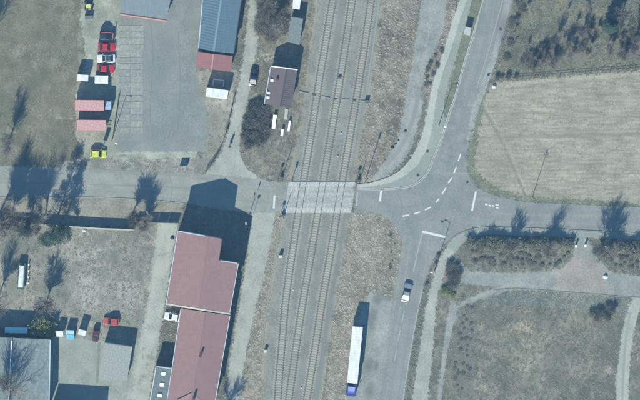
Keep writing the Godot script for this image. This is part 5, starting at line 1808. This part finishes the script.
func make_yard_things() -> void:
	var tarp := mat("tarp_white", rgb(218, 224, 222), 0.6)
	var log_mat := mat("log_wood", rgb(96, 84, 70), 0.9)
	for s in [[274.2, 121.8, 0.85, 3.4, 0.9, "long white tarpaulin covered woodpile in the garden"], [282.2, 132.4, 0.6, 1.6, 0.8, "short white covered woodpile in the garden"], [289.2, 125.8, 0.5, 2.6, 0.7, "narrow pale covered woodpile nearest the tracks"], [286.2, 114, 0.8, 2.6, 0.35, "low grey board stack south of the brown house"]]:
		var root := thing("woodpile", s[5], "woodpile", at(s[0], s[1]), heading(0.13, -1), "covered woodpiles in the garden")
		var st := new_st()
		for r in 3:
			for k in 5:
				var z: float = (k - 2) * s[2] * 0.17
				cyl(st, Vector3(-s[3] * 0.49, s[4] * (0.17 + r * 0.3), z), Vector3(s[3] * 0.49, s[4] * (0.17 + r * 0.3), z), s[2] * 0.085, s[2] * 0.08, 6)
		var o := obj("log_stack", st, log_mat, root)
		o.set_meta("kind", "stuff")
		st = new_st()
		loft(st, arch_rings(-s[3] * 0.5, s[3] * 0.5, s[2] * 0.5, s[4], 0.12))
		obj("tarpaulin", st, mat("board_grey_b", rgb(140, 146, 142), 0.8) if s[4] < 0.5 else tarp, root)
	for k in 4:
		var root := thing("white_stake", "row of white stakes beside the green wagon", "stake", at(28.8 - k * 0.2, 264.5 + k * 6.2), 0.0, "white stakes beside the green wagon")
		root.set_meta("label", ["white stake beside the green wagon, northernmost of four", "white stake beside the green wagon, second from the north", "white stake beside the green wagon, third from the north", "white stake beside the green wagon, southernmost of four"][k])
		var st := new_st()
		box(st, Vector3(0, 0.4, 0), Vector3(0.2, 0.8, 0.3), 0.03)
		obj("shaft", st, mat("white_post", rgb(216, 218, 214), 0.6), root)
		st = new_st()
		box(st, Vector3(0, 0.82, 0), Vector3(0.26, 0.05, 0.36), 0.02)
		obj("cap", st, mat("white_post", rgb(216, 218, 214), 0.6), root)
	boulder("rubble_heap", "small pale rubble heap at the foot of the yard wall", "rubble", 84.4, 230.4, 0.5, mat("rubble", rgb(180, 182, 172), 0.9, 0.0, tex_mottle, 1.0), 61)
	boulder("rubble_heap", "dark heap beside the pale concrete lane and red hall", "rubble", 172.4, 238, 0.5, mat("boulder", rgb(62, 64, 62), 0.9, 0.0, tex_mottle, 1.0), 62)

# ---------------------------------------------------------------- people
var body_bones: Array = []

func cap_d(p: Vector3, b: Array) -> float:
	var a: Vector3 = b[0]
	var ab: Vector3 = b[2] - a
	var t := clampf((p - a).dot(ab) / ab.length_squared(), 0.0, 1.0)
	return (p - a - ab * t).length() - lerpf(b[1], b[3], t)

func body_d(p: Vector3) -> float:
	var d := 9.0
	for b in body_bones:
		var e := cap_d(p, b)
		var h := clampf(0.5 + 0.5 * (d - e) / 0.05, 0.0, 1.0)
		d = lerpf(d, e, h) - 0.05 * h * (1.0 - h)
	return d

func skin(st: SurfaceTool, lo: Vector3, hi: Vector3, cell: float) -> void:
	var nx := int((hi.x - lo.x) / cell) + 2
	var ny := int((hi.y - lo.y) / cell) + 2
	var nz := int((hi.z - lo.z) / cell) + 2
	var f := PackedFloat32Array()
	f.resize(nx * ny * nz)
	for y in ny:
		for z in nz:
			for x in nx:
				f[(y * nz + z) * nx + x] = body_d(lo + Vector3(x, y, z) * cell)
	var vert := {}
	var step := [1, nx, nx * nz]
	for y in ny - 1:
		for z in nz - 1:
			for x in nx - 1:
				var i := (y * nz + z) * nx + x
				var sum := Vector3.ZERO
				var n := 0
				for k in 8:
					var a := i + (k & 1) + ((k >> 1) & 1) * nx + ((k >> 2) & 1) * nx * nz
					for ax in 3:
						if (k >> ax) & 1:
							continue
						var b: int = a + step[ax]
						if (f[a] < 0.0) != (f[b] < 0.0):
							var t := f[a] / (f[a] - f[b])
							var c := Vector3(k & 1, (k >> 2) & 1, (k >> 1) & 1)
							c += [Vector3(1, 0, 0), Vector3(0, 0, 1), Vector3(0, 1, 0)][ax] * t
							sum += c
							n += 1
				if n > 0:
					vert[i] = lo + (Vector3(x, y, z) + sum / n) * cell
	for i in vert:
		for ax in 3:
			var b: int = i + step[ax]
			if (f[i] < 0.0) == (f[b] < 0.0):
				continue
			var u: int = step[(ax + 1) % 3]
			var v: int = step[(ax + 2) % 3]
			if vert.has(i - u) and vert.has(i - v) and vert.has(i - u - v):
				var dir: Vector3 = [Vector3(1, 0, 0), Vector3(0, 0, 1), Vector3(0, 1, 0)][ax] * (1.0 if f[i] < 0.0 else -1.0)
				for q in [[vert[i], vert[i - u], vert[i - u - v]], [vert[i], vert[i - u - v], vert[i - v]]]:
					var m: Vector3 = (q[0] + q[1] + q[2]) / 3.0
					st.set_color(cloth_at(m))
					tri(st, q[0], q[1], q[2], dir)

func cloth_at(p: Vector3) -> Color:
	if p.y < 0.09:
		return Color(0.02, 0.02, 0.02)
	if p.y < 0.9:
		return Color(0.03, 0.035, 0.05)
	if p.y > 1.44 or (p.y < 0.98 and absf(p.z) > 0.24):
		return Color(0.42, 0.28, 0.2)
	return Color(0.035, 0.04, 0.045)

func make_people() -> void:
	body_bones = [
		[Vector3(0, 0.98, 0), 0.15, Vector3(0.02, 1.25, 0), 0.15], [Vector3(0.02, 1.3, -0.13), 0.09, Vector3(0.02, 1.3, 0.13), 0.09],
		[Vector3(0.02, 1.38, 0), 0.07, Vector3(0.04, 1.5, 0), 0.055], [Vector3(0.05, 1.58, 0), 0.095, Vector3(0.04, 1.65, 0), 0.098], [Vector3(0.14, 1.59, 0), 0.02, Vector3(0.16, 1.57, 0), 0.018],
		[Vector3(0, 0.92, -0.09), 0.1, Vector3(0.16, 0.5, -0.1), 0.068], [Vector3(0.16, 0.5, -0.1), 0.066, Vector3(0.2, 0.09, -0.1), 0.045], [Vector3(0.17, 0.05, -0.1), 0.045, Vector3(0.34, 0.05, -0.11), 0.038],
		[Vector3(0, 0.92, 0.09), 0.1, Vector3(-0.04, 0.5, 0.1), 0.068], [Vector3(-0.04, 0.5, 0.1), 0.066, Vector3(-0.3, 0.12, 0.1), 0.045], [Vector3(-0.32, 0.08, 0.1), 0.045, Vector3(-0.18, 0.045, 0.1), 0.038],
		[Vector3(0.02, 1.33, -0.2), 0.062, Vector3(-0.1, 1.08, -0.25), 0.05], [Vector3(-0.1, 1.08, -0.25), 0.046, Vector3(-0.02, 0.86, -0.27), 0.034], [Vector3(-0.02, 0.86, -0.27), 0.036, Vector3(0.0, 0.79, -0.27), 0.034],
		[Vector3(0.02, 1.33, 0.2), 0.062, Vector3(0.1, 1.08, 0.25), 0.05], [Vector3(0.1, 1.08, 0.25), 0.046, Vector3(0.26, 0.9, 0.26), 0.034], [Vector3(0.26, 0.9, 0.26), 0.036, Vector3(0.31, 0.85, 0.26), 0.034]]
	var st := new_st()
	skin(st, Vector3(-0.45, -0.02, -0.36), Vector3(0.45, 1.8, 0.36), 0.03)
	for h in [[Vector3(0.0, 0.79, -0.27), Vector3(0.05, -0.1, 0.0)], [Vector3(0.31, 0.85, 0.26), Vector3(0.09, -0.06, 0.0)]]:
		for k in 4:
			var o := Vector3(0, 0, (k - 1.5) * 0.019)
			var l: float = [0.8, 1.0, 0.95, 0.7][k]
			st.set_color(Color(0.42, 0.28, 0.2))
			cyl(st, h[0] + o, h[0] + o + h[1] * 0.55 * l, 0.0095, 0.009, 5)
			cyl(st, h[0] + o + h[1] * 0.55 * l, h[0] + o + h[1] * 0.9 * l + Vector3(0.015, -0.02, 0), 0.009, 0.007, 5)
		cyl(st, h[0] + Vector3(0.02, 0.02, 0.0), h[0] + Vector3(0.055, -0.03, 0.01), 0.0105, 0.008, 5)
	var m := StandardMaterial3D.new()
	m.vertex_color_use_as_albedo = true
	m.roughness = 0.9
	var mesh := commit(st, m)
	var hair := new_st()
	var rings: Array = []
	for i in 5:
		var a := PI * 0.5 * i / 4.0
		var ring: Array = []
		for k in 10:
			ring.append(Vector3(0.03 + cos(TAU * k / 10.0) * 0.11 * cos(a) * 1.0, 1.67 + sin(a) * 0.095, sin(TAU * k / 10.0) * 0.1 * cos(a)))
		rings.append(ring)
	loft(hair, rings)
	var hair_mesh := commit(hair, mat("hair", rgb(40, 32, 28), 0.8))
	for s in [[229.6, 146.6, 0.3, -1.0, "person in dark clothes walking on the lane, southern one of the pair"], [231.4, 142.4, 0.2, -1.0, "person in dark clothes walking on the lane, northern one of the pair"], [226.8, 131.6, 0.3, 1.0, "person in dark clothes walking alone close to the yard fence"]]:
		var root := thing("person", s[4], "person", at(s[0], s[1], 0.03), heading(s[2], s[3]), "people walking on the northern lane")
		put("body", mesh, root)
		put("hair", hair_mesh, root)

# ---------------------------------------------------------------- vegetation
func limb(st: SurfaceTool, tw: SurfaceTool, p: Vector3, dir: Vector3, l: float, r: float, level: int, deep: int, r2: RandomNumberGenerator, spread: float, kids: int) -> void:
	var q := p
	var d := dir
	var n := 3 if level < 2 else 2
	var out := st if level < 2 else tw
	for k in n:
		var d2 := (d + Vector3(r2.randf_range(-1, 1), r2.randf_range(-0.4, 0.6), r2.randf_range(-1, 1)) * 0.18).normalized()
		var e := q + d2 * l / n
		var r0 := lerpf(r, r * 0.55, float(k) / n)
		var r1 := lerpf(r, r * 0.55, float(k + 1) / n)
		cyl(out, q, e, r0, r1, 5 if level == 0 else 3, false)
		q = e
		d = d2
		if level < deep and (k > 0 or level > 0):
			for c in kids:
				var side := Vector3(r2.randf_range(-1, 1), r2.randf_range(-0.25, 0.7), r2.randf_range(-1, 1)).normalized()
				var nd := (d + side * spread).normalized()
				limb(st, tw, q - d2 * r2.randf() * l / n * 0.8, nd, l * r2.randf_range(0.5, 0.75), maxf(r1 * 0.62, 0.022), level + 1, deep, r2, spread, kids)

func bare_tree_meshes(seed_: int, high: float, deep := 4, kids := 3) -> Array:
	var r2 := RandomNumberGenerator.new()
	r2.seed = seed_
	var st := new_st()
	var tw := new_st()
	limb(st, tw, Vector3.ZERO, Vector3(r2.randf_range(-0.06, 0.06), 1, r2.randf_range(-0.06, 0.06)), high * 0.62, high * 0.02 + 0.05, 0, deep, r2, 0.8, kids)
	return [commit(st, mat("bark", rgb(82, 78, 72), 0.95)), commit(tw, mat("twig", rgb(112, 109, 101), 0.95))]

func bare_tree(label: String, px: float, py: float, mesh: Array, scale_: float, turn: float, group := "", called := "bare_tree") -> void:
	var root := thing(called, label, "tree", at(px, py), turn, group)
	root.scale = Vector3.ONE * scale_
	put("trunk", mesh[0], root)
	put("crown", mesh[1], root)

# leafless shrub: arching stems with side twigs and a scatter of withered leaves
func shrub_mesh(seed_: int, wide: float, high: float, stems: int, leaves: int, leaf: Color, twig_mat: Material) -> ArrayMesh:
	var r2 := RandomNumberGenerator.new()
	r2.seed = seed_
	var st := new_st()
	var tips: Array = []
	for k in stems:
		var a := r2.randf() * TAU
		var reach := wide * 0.5 * sqrt(r2.randf()) * 1.05
		var p := Vector3(cos(a), 0, sin(a)) * reach * 0.35
		var e := Vector3(cos(a) * reach, high * r2.randf_range(0.55, 1.0) * (1.0 - 0.35 * reach / wide * 2.0), sin(a) * reach)
		var m := p.lerp(e, 0.5) + Vector3(0, high * 0.16, 0)
		cyl(st, p, m, 0.028, 0.02, 3, false)
		cyl(st, m, e, 0.02, 0.01, 3, false)
		for j in 4:
			var b := m.lerp(e, r2.randf())
			var t := b + Vector3(r2.randf_range(-1, 1), r2.randf_range(0.0, 0.9), r2.randf_range(-1, 1)) * high * 0.26
			cyl(st, b, t, 0.014, 0.008, 3, false)
			tips.append(t)
			tips.append(b)
	st.generate_normals()
	var mesh := st.commit()
	mesh.surface_set_material(0, twig_mat)
	var lf := new_st()
	for k in leaves:
		var c: Vector3 = tips[r2.randi() % tips.size()] + Vector3(r2.randf_range(-1, 1), r2.randf_range(-1, 0.5), r2.randf_range(-1, 1)) * 0.16
		c.y = maxf(c.y, 0.05)
		var s := r2.randf_range(0.05, 0.11)
		var u := Vector3(r2.randf_range(-1, 1), r2.randf_range(-0.6, 0.6), r2.randf_range(-1, 1)).normalized() * s
		var v := u.cross(Vector3(r2.randf_range(-1, 1), r2.randf_range(0.2, 1), r2.randf_range(-1, 1))).normalized() * s * 0.7
		quad(lf, c - u, c - v, c + u, c + v, Vector3.UP)
	lf.generate_normals()
	lf.commit(mesh)
	var lm := StandardMaterial3D.new()
	lm.albedo_color = leaf
	lm.roughness = 0.9
	if mesh.get_surface_count() > 1:
		mesh.surface_set_material(1, lm)
	return mesh

func thicket(called: String, label: String, category: String, spots: Array, meshes: Array, lo: float, hi: float, low: Array = [], low_k := 0.45, part := "shrub") -> void:
	var c := Vector2.ZERO
	for s in spots + low:
		c += s
	c /= (spots + low).size()
	var root := thing(called, label, category, at(c.x, c.y))
	for s in spots:
		var o := put(part, meshes[rng.randi() % meshes.size()], root)
		var k := rng.randf_range(lo, hi)
		o.position = at(s.x, s.y) - root.position
		o.rotation.y = rng.randf() * TAU
		o.scale = Vector3(k, k * rng.randf_range(0.8, 1.15), k)
	for s in low:
		var o := put(part, meshes[rng.randi() % meshes.size()], root)
		var k := rng.randf_range(0.7, 1.3) * low_k
		o.position = at(s.x, s.y) - root.position
		o.rotation.y = rng.randf() * TAU
		o.scale = Vector3(k * 1.4, k * 0.8, k * 1.4)

func scatter(poly: Array, gap: float) -> Array:
	var p2 := PackedVector2Array(poly)
	var r := Rect2(p2[0], Vector2.ZERO)
	for p in p2:
		r = r.expand(p)
	var out: Array = []
	var want := int(r.get_area() / (gap * gap))
	var tries := want * 4
	var fill := 0
	for k in tries:
		if fill >= want:
			break
		var q := r.position + Vector2(rng.randf() * r.size.x, rng.randf() * r.size.y)
		var near := false
		for o in out:
			if q.distance_to(o) < gap * 0.55:
				near = true
				break
		if near:
			continue
		fill += 1
		if Geometry2D.is_point_in_polygon(q, p2):
			out.append(q)
	return out

# pine: bare lower trunk, limbs, needle clumps in the upper part
func pine_mesh(high: float, wide: float, seed_: int, col: Color) -> Array:
	var r2 := RandomNumberGenerator.new()
	r2.seed = seed_
	var st := new_st()
	cyl(st, Vector3.ZERO, Vector3(0.1, high * 0.55, 0), 0.22, 0.15, 7, false)
	cyl(st, Vector3(0.1, high * 0.55, 0), Vector3(0.0, high * 0.97, 0.1), 0.15, 0.03, 7, false)
	var fo := new_st()
	for k in 46:
		var v := r2.randf_range(0.28, 1.0)
		var reach := wide * 0.5 * clampf(1.5 * (1.05 - v), 0.12, 1.0) * sqrt(r2.randf_range(0.1, 1.0))
		var a := r2.randf() * TAU
		var c := Vector3(cos(a) * reach, high * v, sin(a) * reach)
		cyl(st, Vector3(0.05, high * (v - 0.05), 0.02), c, 0.05, 0.015, 3, false)
		var big := r2.randf_range(0.45, 0.95)
		for j in 110:
			var d := Vector3(r2.randf_range(-1, 1), r2.randf_range(-0.55, 0.55), r2.randf_range(-1, 1)) * big
			var u := Vector3(r2.randf_range(-1, 1), r2.randf_range(-0.5, 0.8), r2.randf_range(-1, 1)).normalized()
			var w := u.cross(Vector3(r2.randf_range(-1, 1), r2.randf_range(-1, 1), r2.randf_range(-1, 1))).normalized() * 0.07
			tri(fo, c + d - w, c + d + w, c + d + u * 0.3, Vector3.UP)
	var lm := StandardMaterial3D.new()
	lm.albedo_color = col
	lm.roughness = 0.9
	return [commit(st, mat("bark", rgb(82, 78, 72), 0.95)), commit(fo, lm)]

func conifer_mesh(high: float, wide: float, seed_: int, col: Color) -> Array:
	var r2 := RandomNumberGenerator.new()
	r2.seed = seed_
	var st := new_st()
	cyl(st, Vector3.ZERO, Vector3(0, high, 0), 0.2, 0.03, 7, false)
	var fo := new_st()
	var y := high * 0.1
	while y < high * 0.98:
		var reach := wide * 0.5 * pow(1.0 - y / high, 0.55) + 0.15
		for k in 9:
			var a := r2.randf() * TAU
			var l := reach * r2.randf_range(0.75, 1.1)
			var d := Vector3(cos(a), -0.18, sin(a))
			var s := Vector3(-sin(a), 0, cos(a))
			var b := Vector3(0, y + r2.randf_range(-0.2, 0.2), 0)
			cyl(st, b, b + d * l, 0.03, 0.01, 3, false)
			var j := 0.2
			while j < 1.0:
				for e in [-1.0, 1.0]:
					var p := b + d * l * j
					var w: float = l * 0.42 * (1.1 - j * 0.7)
					var t: Vector3 = p + s * e * w + d * w * 0.8 + Vector3(0, r2.randf_range(-0.12, 0.05), 0)
					var h: Vector3 = d * 0.13
					tri(fo, p - h, p + h, t, Vector3.UP)
					tri(fo, p - h * 0.5 + Vector3(0, -0.07, 0), p + h * 0.5 + Vector3(0, 0.05, 0), t, s)
				j += 0.13
		y += 0.34
	var lm := StandardMaterial3D.new()
	lm.albedo_color = col
	lm.roughness = 0.9
	return [commit(st, mat("bark", rgb(82, 78, 72), 0.95)), commit(fo, lm)]

func make_vegetation() -> void:
	var twig := mat("twig", rgb(112, 109, 101), 0.95)
	var dark_twig := mat("twig_dark", rgb(98, 97, 91), 0.95)
	var brown: Array = []
	var dark: Array = []
	var green: Array = []
	var dense: Array = []
	for k in 4:
		brown.append(shrub_mesh(100 + k, 2.6, 1.9, 70, 420, rgb(108, 109, 94), twig))
		dense.append(shrub_mesh(130 + k, 2.0, 2.0, 90, 1000, rgb(104, 107, 92), twig))
		dark.append(shrub_mesh(110 + k, 2.4, 2.0, 90, 300, rgb(88, 93, 82), dark_twig))
		green.append(shrub_mesh(120 + k, 2.2, 1.8, 50, 900, rgb(112, 124, 66), twig))
	var tall := bare_tree_meshes(7, 11.0, 4, 3)
	var tall2 := bare_tree_meshes(21, 12.0, 4, 3)
	var tall3 := bare_tree_meshes(33, 10.0, 4, 3)
	var full := bare_tree_meshes(61, 10.5, 4, 4)
	var full2 := bare_tree_meshes(62, 11.0, 4, 4)
	var small := bare_tree_meshes(44, 6.0, 4, 3)
	# trees along the western road: their shadows fall across it
	bare_tree("leafless roadside tree at the left edge south of the western road", -3, 219, tall, 1.0, 0.4, "leafless trees along the western road")
	bare_tree("leafless roadside tree second from the left edge", 10, 221, full, 0.8, 2.0, "leafless trees along the western road")
	bare_tree("leafless roadside tree third from the left edge", 30, 219, full2, 0.78, 1.1, "leafless trees along the western road")
	bare_tree("leafless roadside tree close to the tall pine", 44, 221, tall, 0.85, 3.3, "leafless trees along the western road")
	bare_tree("leafless tree beside the yard gate south of the western road", 130, 221, full2, 0.6, 4.0, "leafless trees along the western road")
	bare_tree("slim leafless tree close to the yard gate", 144, 221, full, 0.5, 5.0, "leafless trees along the western road")
	var sp1 := pine_mesh(15.0, 7.0, 3, rgb(58, 76, 64))
	var sp2 := pine_mesh(12.5, 5.4, 4, rgb(56, 74, 62))
	bare_tree("tall dark pine behind the yard wall", 52, 234, sp1, 1.0, 0.0, "", "pine_tree")
	bare_tree("shorter dark pine beside the taller one behind the wall", 62, 231, sp2, 0.95, 1.0, "", "pine_tree")
	bare_tree("small dark pine behind the wall near the left edge", 26, 230, sp2, 0.82, 3.0, "", "pine_tree")
	thicket("evergreen_bush", "low green evergreen bushes at the foot of the pines", "bush", pv([28, 231, 36, 233, 22, 229, 44, 241, 66, 231]), dark, 0.8, 1.1)
	# meadow trees
	bare_tree("leafless tree in the meadow near the left edge", 8, 142, tall2, 0.6, 0.9, "leafless trees on the meadow")
	bare_tree("leafless tree in the meadow's top left corner", -5, 36, tall, 0.55, 2.2, "leafless trees on the meadow")
	bare_tree("small leafless tree in the dry yard", 46, 306, small, 1.1, 1.0, "leafless trees in the south west")
	bare_tree("large leafless tree over the flat workshop", 6, 392, tall, 0.95, 1.5, "leafless trees in the south west")
	bare_tree("leafless tree left of the turquoise container", -2, 300, tall3, 0.8, 2.5, "leafless trees in the south west")
	thicket("green_bush", "yellowish green bush beside the turquoise container", "bush", pv([38, 331, 44, 333, 48, 330, 42, 326]), green, 1.7, 2.3)
	bare_tree("leafless tree beside the lower end of the red wing", 223, 424, tall3, 0.7, 0.3, "leafless trees in the south west")
	# crown by the northern lane and the dark shrubbery
	bare_tree("broad leafless tree between the lane and the outbuildings", 268, 26, tall2, 0.62, 2.0, "leafless trees by the northern lane")
	bare_tree("leafless tree at the top edge beside the lane", 264, 4, tall3, 0.7, 3.0, "leafless trees by the northern lane")
	thicket("grey_shrubbery", "wide grey leafless shrubbery between lane and outbuildings", "shrubs", scatter(pv([258, -4, 284, -4, 287, 18, 284, 40, 260, 42, 256, 20]), 6.4), brown, 0.85, 1.15)
	thicket("dark_shrubbery", "dense dark shrubbery south west of the brown house", "shrubs", scatter(pv([250, 103, 268, 101, 268, 118, 264, 148, 246, 149, 244, 130]), 5.4), dark, 0.85, 1.2)
	# hedges of the eastern arm
	thicket("roadside_hedge", "long leafless hedge along the eastern arm, left of the gap", "hedge", scatter(pv([462, 244, 474, 240.5, 500, 240, 572, 242.5, 571, 248, 500, 246, 474, 249]), 3.8), dense, 0.95, 1.3, scatter(pv([470, 250, 571, 250, 564, 265, 520, 268, 472, 264]), 5.0), 0.34)
	thicket("roadside_hedge", "leafless hedge along the eastern arm, right of the gap", "hedge", scatter(pv([594, 244, 600, 243, 660, 247, 660, 252.5, 600, 250]), 3.8), dense, 0.9, 1.25, scatter(pv([597, 253, 660, 255, 660, 271, 614, 267]), 5.0), 0.34)
	bare_tree("slim leafless tree in the left part of the long hedge", 512, 246, small, 0.75, 0.4, "leafless trees in the hedges")
	bare_tree("slim leafless tree in the right part of the long hedge", 549, 247, tall3, 0.55, 1.4, "leafless trees in the hedges")
	bare_tree("slim leafless tree right of the hedge gap", 601, 249, tall2, 0.6, 2.4, "leafless trees in the hedges")
	bare_tree("small leafless tree right of the hedge gap", 607, 249, small, 1.0, 3.4, "leafless trees in the hedges")
	thicket("dark_bushes", "dark bushes at the corner between footpath and gravel path", "shrubs", scatter(pv([445, 268, 452, 262, 461, 272, 462, 287, 448, 286]), 5.2), dark, 0.7, 1.0)
	thicket("green_bush", "yellow green bush beside the pale southern footpath", "bush", pv([444, 291, 449, 293, 453, 296]), green, 0.6, 0.9)
	thicket("dark_bushes", "dark bushes below the gravel path near the pale track", "shrubs", scatter(pv([589, 306, 612, 304, 614, 318, 592, 320]), 6.0), dark, 0.7, 1.05)
	thicket("verge_bushes", "thin dark bushes along the footpath verge by the lamp", "shrubs", pv([438, 256, 436, 263, 427, 284]), dark, 0.35, 0.5)
	# scrub north of the field
	thicket("bramble_thicket", "dark bramble thicket near the field's north fence", "shrubs", [], dark, 0.5, 0.9, scatter(pv([520, 54, 534, 44, 556, 42, 562, 56, 552, 66, 524, 70]), 6.4), 0.6)
	thicket("bramble_thicket", "ring of brambles in the middle of the northern scrub", "shrubs", [], dark, 0.5, 0.9, scatter(pv([568, 34, 586, 24, 596, 30, 590, 54, 572, 54]), 7.6), 0.6)
	thicket("bramble_thicket", "brambles beside the main road at the top edge", "shrubs", [], dark, 0.5, 0.9, scatter(pv([506, 40, 516, 0, 524, 4, 514, 44, 504, 74]), 7.6), 0.6)
	thicket("bramble_thicket", "brambles near the right edge of the northern scrub", "shrubs", [], dark, 0.5, 0.9, scatter(pv([600, 46, 612, 40, 640, 20, 660, 10, 660, 50, 620, 58]), 7.8), 0.6)
	var brush: Array = [bare_tree_meshes(54, 6.0, 3, 3)[1], bare_tree_meshes(55, 5.0, 3, 3)[1], bare_tree_meshes(56, 7.0, 3, 4)[1]]
	thicket("tangled_brush", "tall grey leafless brush near the field's north fence", "brush", scatter(pv([518, 56, 534, 42, 556, 38, 580, 46, 574, 62, 552, 68, 524, 71]), 8.0), brush, 0.25, 0.5)
	thicket("tangled_brush", "tall grey leafless brush in the middle of the northern scrub", "brush", scatter(pv([566, 12, 588, 4, 598, 28, 592, 54, 572, 44]), 9.0), brush, 0.25, 0.45)
	thicket("tangled_brush", "tall grey leafless brush at the right edge of the northern scrub", "brush", scatter(pv([604, 40, 622, 30, 640, 8, 660, 6, 660, 58, 616, 62]), 9.0), brush, 0.3, 0.6)
	thicket("tangled_brush", "grey leafless brush beside the main road at the top edge", "brush", scatter(pv([508, 40, 518, 0, 530, 4, 520, 40, 508, 70]), 9.0), brush, 0.2, 0.35)
	var sp3 := conifer_mesh(9.0, 4.4, 8, rgb(46, 70, 58))
	bare_tree("dark spruce at the top edge of the northern scrub", 610, 26, sp3, 0.9, 0.5, "", "spruce_tree")
	bare_tree("leafless tree in the northern scrub beside the spruce", 622, 16, small, 1.0, 0.7, "leafless trees in the northern scrub")
	bare_tree("leafless tree at the right edge of the northern scrub", 634, 44, tall3, 0.6, 1.7, "leafless trees in the northern scrub")
	thicket("corner_bush", "dark bush at the field corner beside the main road", "shrubs", pv([497, 78, 502, 77, 508, 77, 516, 76.6]), dark, 0.45, 0.7)
	# scrub of the south-east
	thicket("scrub_bushes", "low bushes west of the rough grass beside the faint path", "shrubs", [], brown, 0.2, 0.5, scatter(pv([462, 305, 474, 306, 470, 380, 456, 400, 452, 380]), 7.0), 0.26)
	thicket("scrub_bushes", "small bushes between dirt track and pale cycle path", "shrubs", scatter(pv([443, 38, 446, 42, 434, 78, 428, 92, 424, 84, 428, 66]), 6.0), brown, 0.3, 0.55)
	thicket("scrub_bushes", "small bushes at the road bend between tracks and lorry", "shrubs", scatter(pv([388, 232, 396, 238, 396, 262, 388, 280]), 7.0), brown, 0.16, 0.32)

# ---------------------------------------------------------------- grass and weeds
func tuft_mesh(seed_: int, blades: int, high: float, lean: float) -> ArrayMesh:
	var r2 := RandomNumberGenerator.new()
	r2.seed = seed_
	var st := new_st()
	for k in blades:
		var a := r2.randf() * TAU
		var d := Vector3(cos(a), 0, sin(a))
		var s := Vector3(-sin(a), 0, cos(a)) * 0.045
		var b := d * 0.05
		var t := d * lean * r2.randf_range(0.6, 1.2) + Vector3(0, high * r2.randf_range(0.4, 0.75), 0)
		tri(st, b - s, b + s, t, Vector3.UP)
	var m := StandardMaterial3D.new()
	m.vertex_color_use_as_albedo = true
	m.roughness = 0.95
	return commit(st, m)

func make_grass() -> void:
	# per cover: name, label, category, plants per square metre, height, two colours
	var kinds := [
		["grass", "meadow_grass", "short dry grass of the western meadow", 3.0, 0.14, Color(0.11, 0.115, 0.08), Color(0.2, 0.195, 0.14)],
		["weeds", "dry_weeds", "dry brown weeds along the railway verges", 7.0, 0.26, Color(0.19, 0.18, 0.135), Color(0.38, 0.355, 0.29)],
		["dry_scrub", "dry_scrub_growth", "dry brown growth between tracks and dirt track", 6.0, 0.26, Color(0.16, 0.15, 0.115), Color(0.35, 0.325, 0.265)],
		["rough_grass", "rough_grass", "rough grey green grass of gardens and wasteland", 5.0, 0.2, Color(0.09, 0.1, 0.075), Color(0.22, 0.215, 0.165)],
		["ne_scrub", "scrub_grass", "tussocky grass of the scrub north of the field", 5.0, 0.22, Color(0.09, 0.1, 0.075), Color(0.21, 0.2, 0.155)],
		["scrub", "hedge_undergrowth", "withered undergrowth beneath the hedges", 5.0, 0.3, Color(0.1, 0.1, 0.08), Color(0.22, 0.205, 0.165)],
		["verge", "verge_grass", "greenish grass on the road verges", 5.0, 0.16, Color(0.140, 0.168, 0.098), Color(0.252, 0.266, 0.168)],
		["yard", "yard_grass", "thin dry grass in the south western yard", 3.0, 0.18, Color(0.13, 0.135, 0.1), Color(0.24, 0.235, 0.185)],
		["field", "field_stubble", "pale stubble of the field", 2.5, 0.1, Color(0.17, 0.165, 0.12), Color(0.3, 0.29, 0.215)],
		["bank", "bank_grass", "dark grass on the bank below the gravel path", 4.0, 0.2, Color(0.112, 0.133, 0.105), Color(0.224, 0.238, 0.182)]]
	var by_class := {}
	var most := 0.0
	for k in kinds.size():
		by_class[class_of[kinds[k][0]]] = k
		most = maxf(most, kinds[k][3])
	var spots: Array = []
	for k in kinds.size():
		spots.append([])
	var r2 := RandomNumberGenerator.new()
	r2.seed = 77
	var total := int(IW * IH * CELL * CELL * most)
	for i in total:
		var x := r2.randf() * (IW - 1)
		var y := r2.randf() * (IH - 1)
		var c: int = mask[int(y) * IW + int(x)]
		if not by_class.has(c):
			continue
		var k: int = by_class[c]
		# plants stand in drifts
		var drift: float = noise_mid[int(y) * IW + int(x)] / 255.0
		if r2.randf() * most > kinds[k][3] * clampf(drift * 2.6 - 0.5, 0.1, 1.6):
			continue
		spots[k].append(Vector3(X0 + x * CELL, 0, Z0 + y * CELL))
	for k in kinds.size():
		var s: Array = spots[k]
		var mm := MultiMesh.new()
		mm.transform_format = MultiMesh.TRANSFORM_3D
		mm.use_colors = true
		mm.mesh = tuft_mesh(300 + k, 9, kinds[k][4], kinds[k][4] * 1.2 + 0.08)
		mm.instance_count = s.size()
		for i in s.size():
			var sc := r2.randf_range(0.5, 1.5)
			mm.set_instance_transform(i, Transform3D(Basis(Vector3.UP, r2.randf() * TAU).scaled(Vector3(sc, sc * r2.randf_range(0.7, 1.2), sc)), s[i]))
			var c: Color = kinds[k][5].lerp(kinds[k][6], pow(r2.randf(), 1.3))
			mm.set_instance_color(i, c)
		var o := MultiMeshInstance3D.new()
		o.name = numbered(kinds[k][1])
		o.multimesh = mm
		add_child(o)
		tag(o, kinds[k][2], "grass")
		o.set_meta("kind", "stuff")
	print("tufts ", spots.map(func(a): return a.size()))
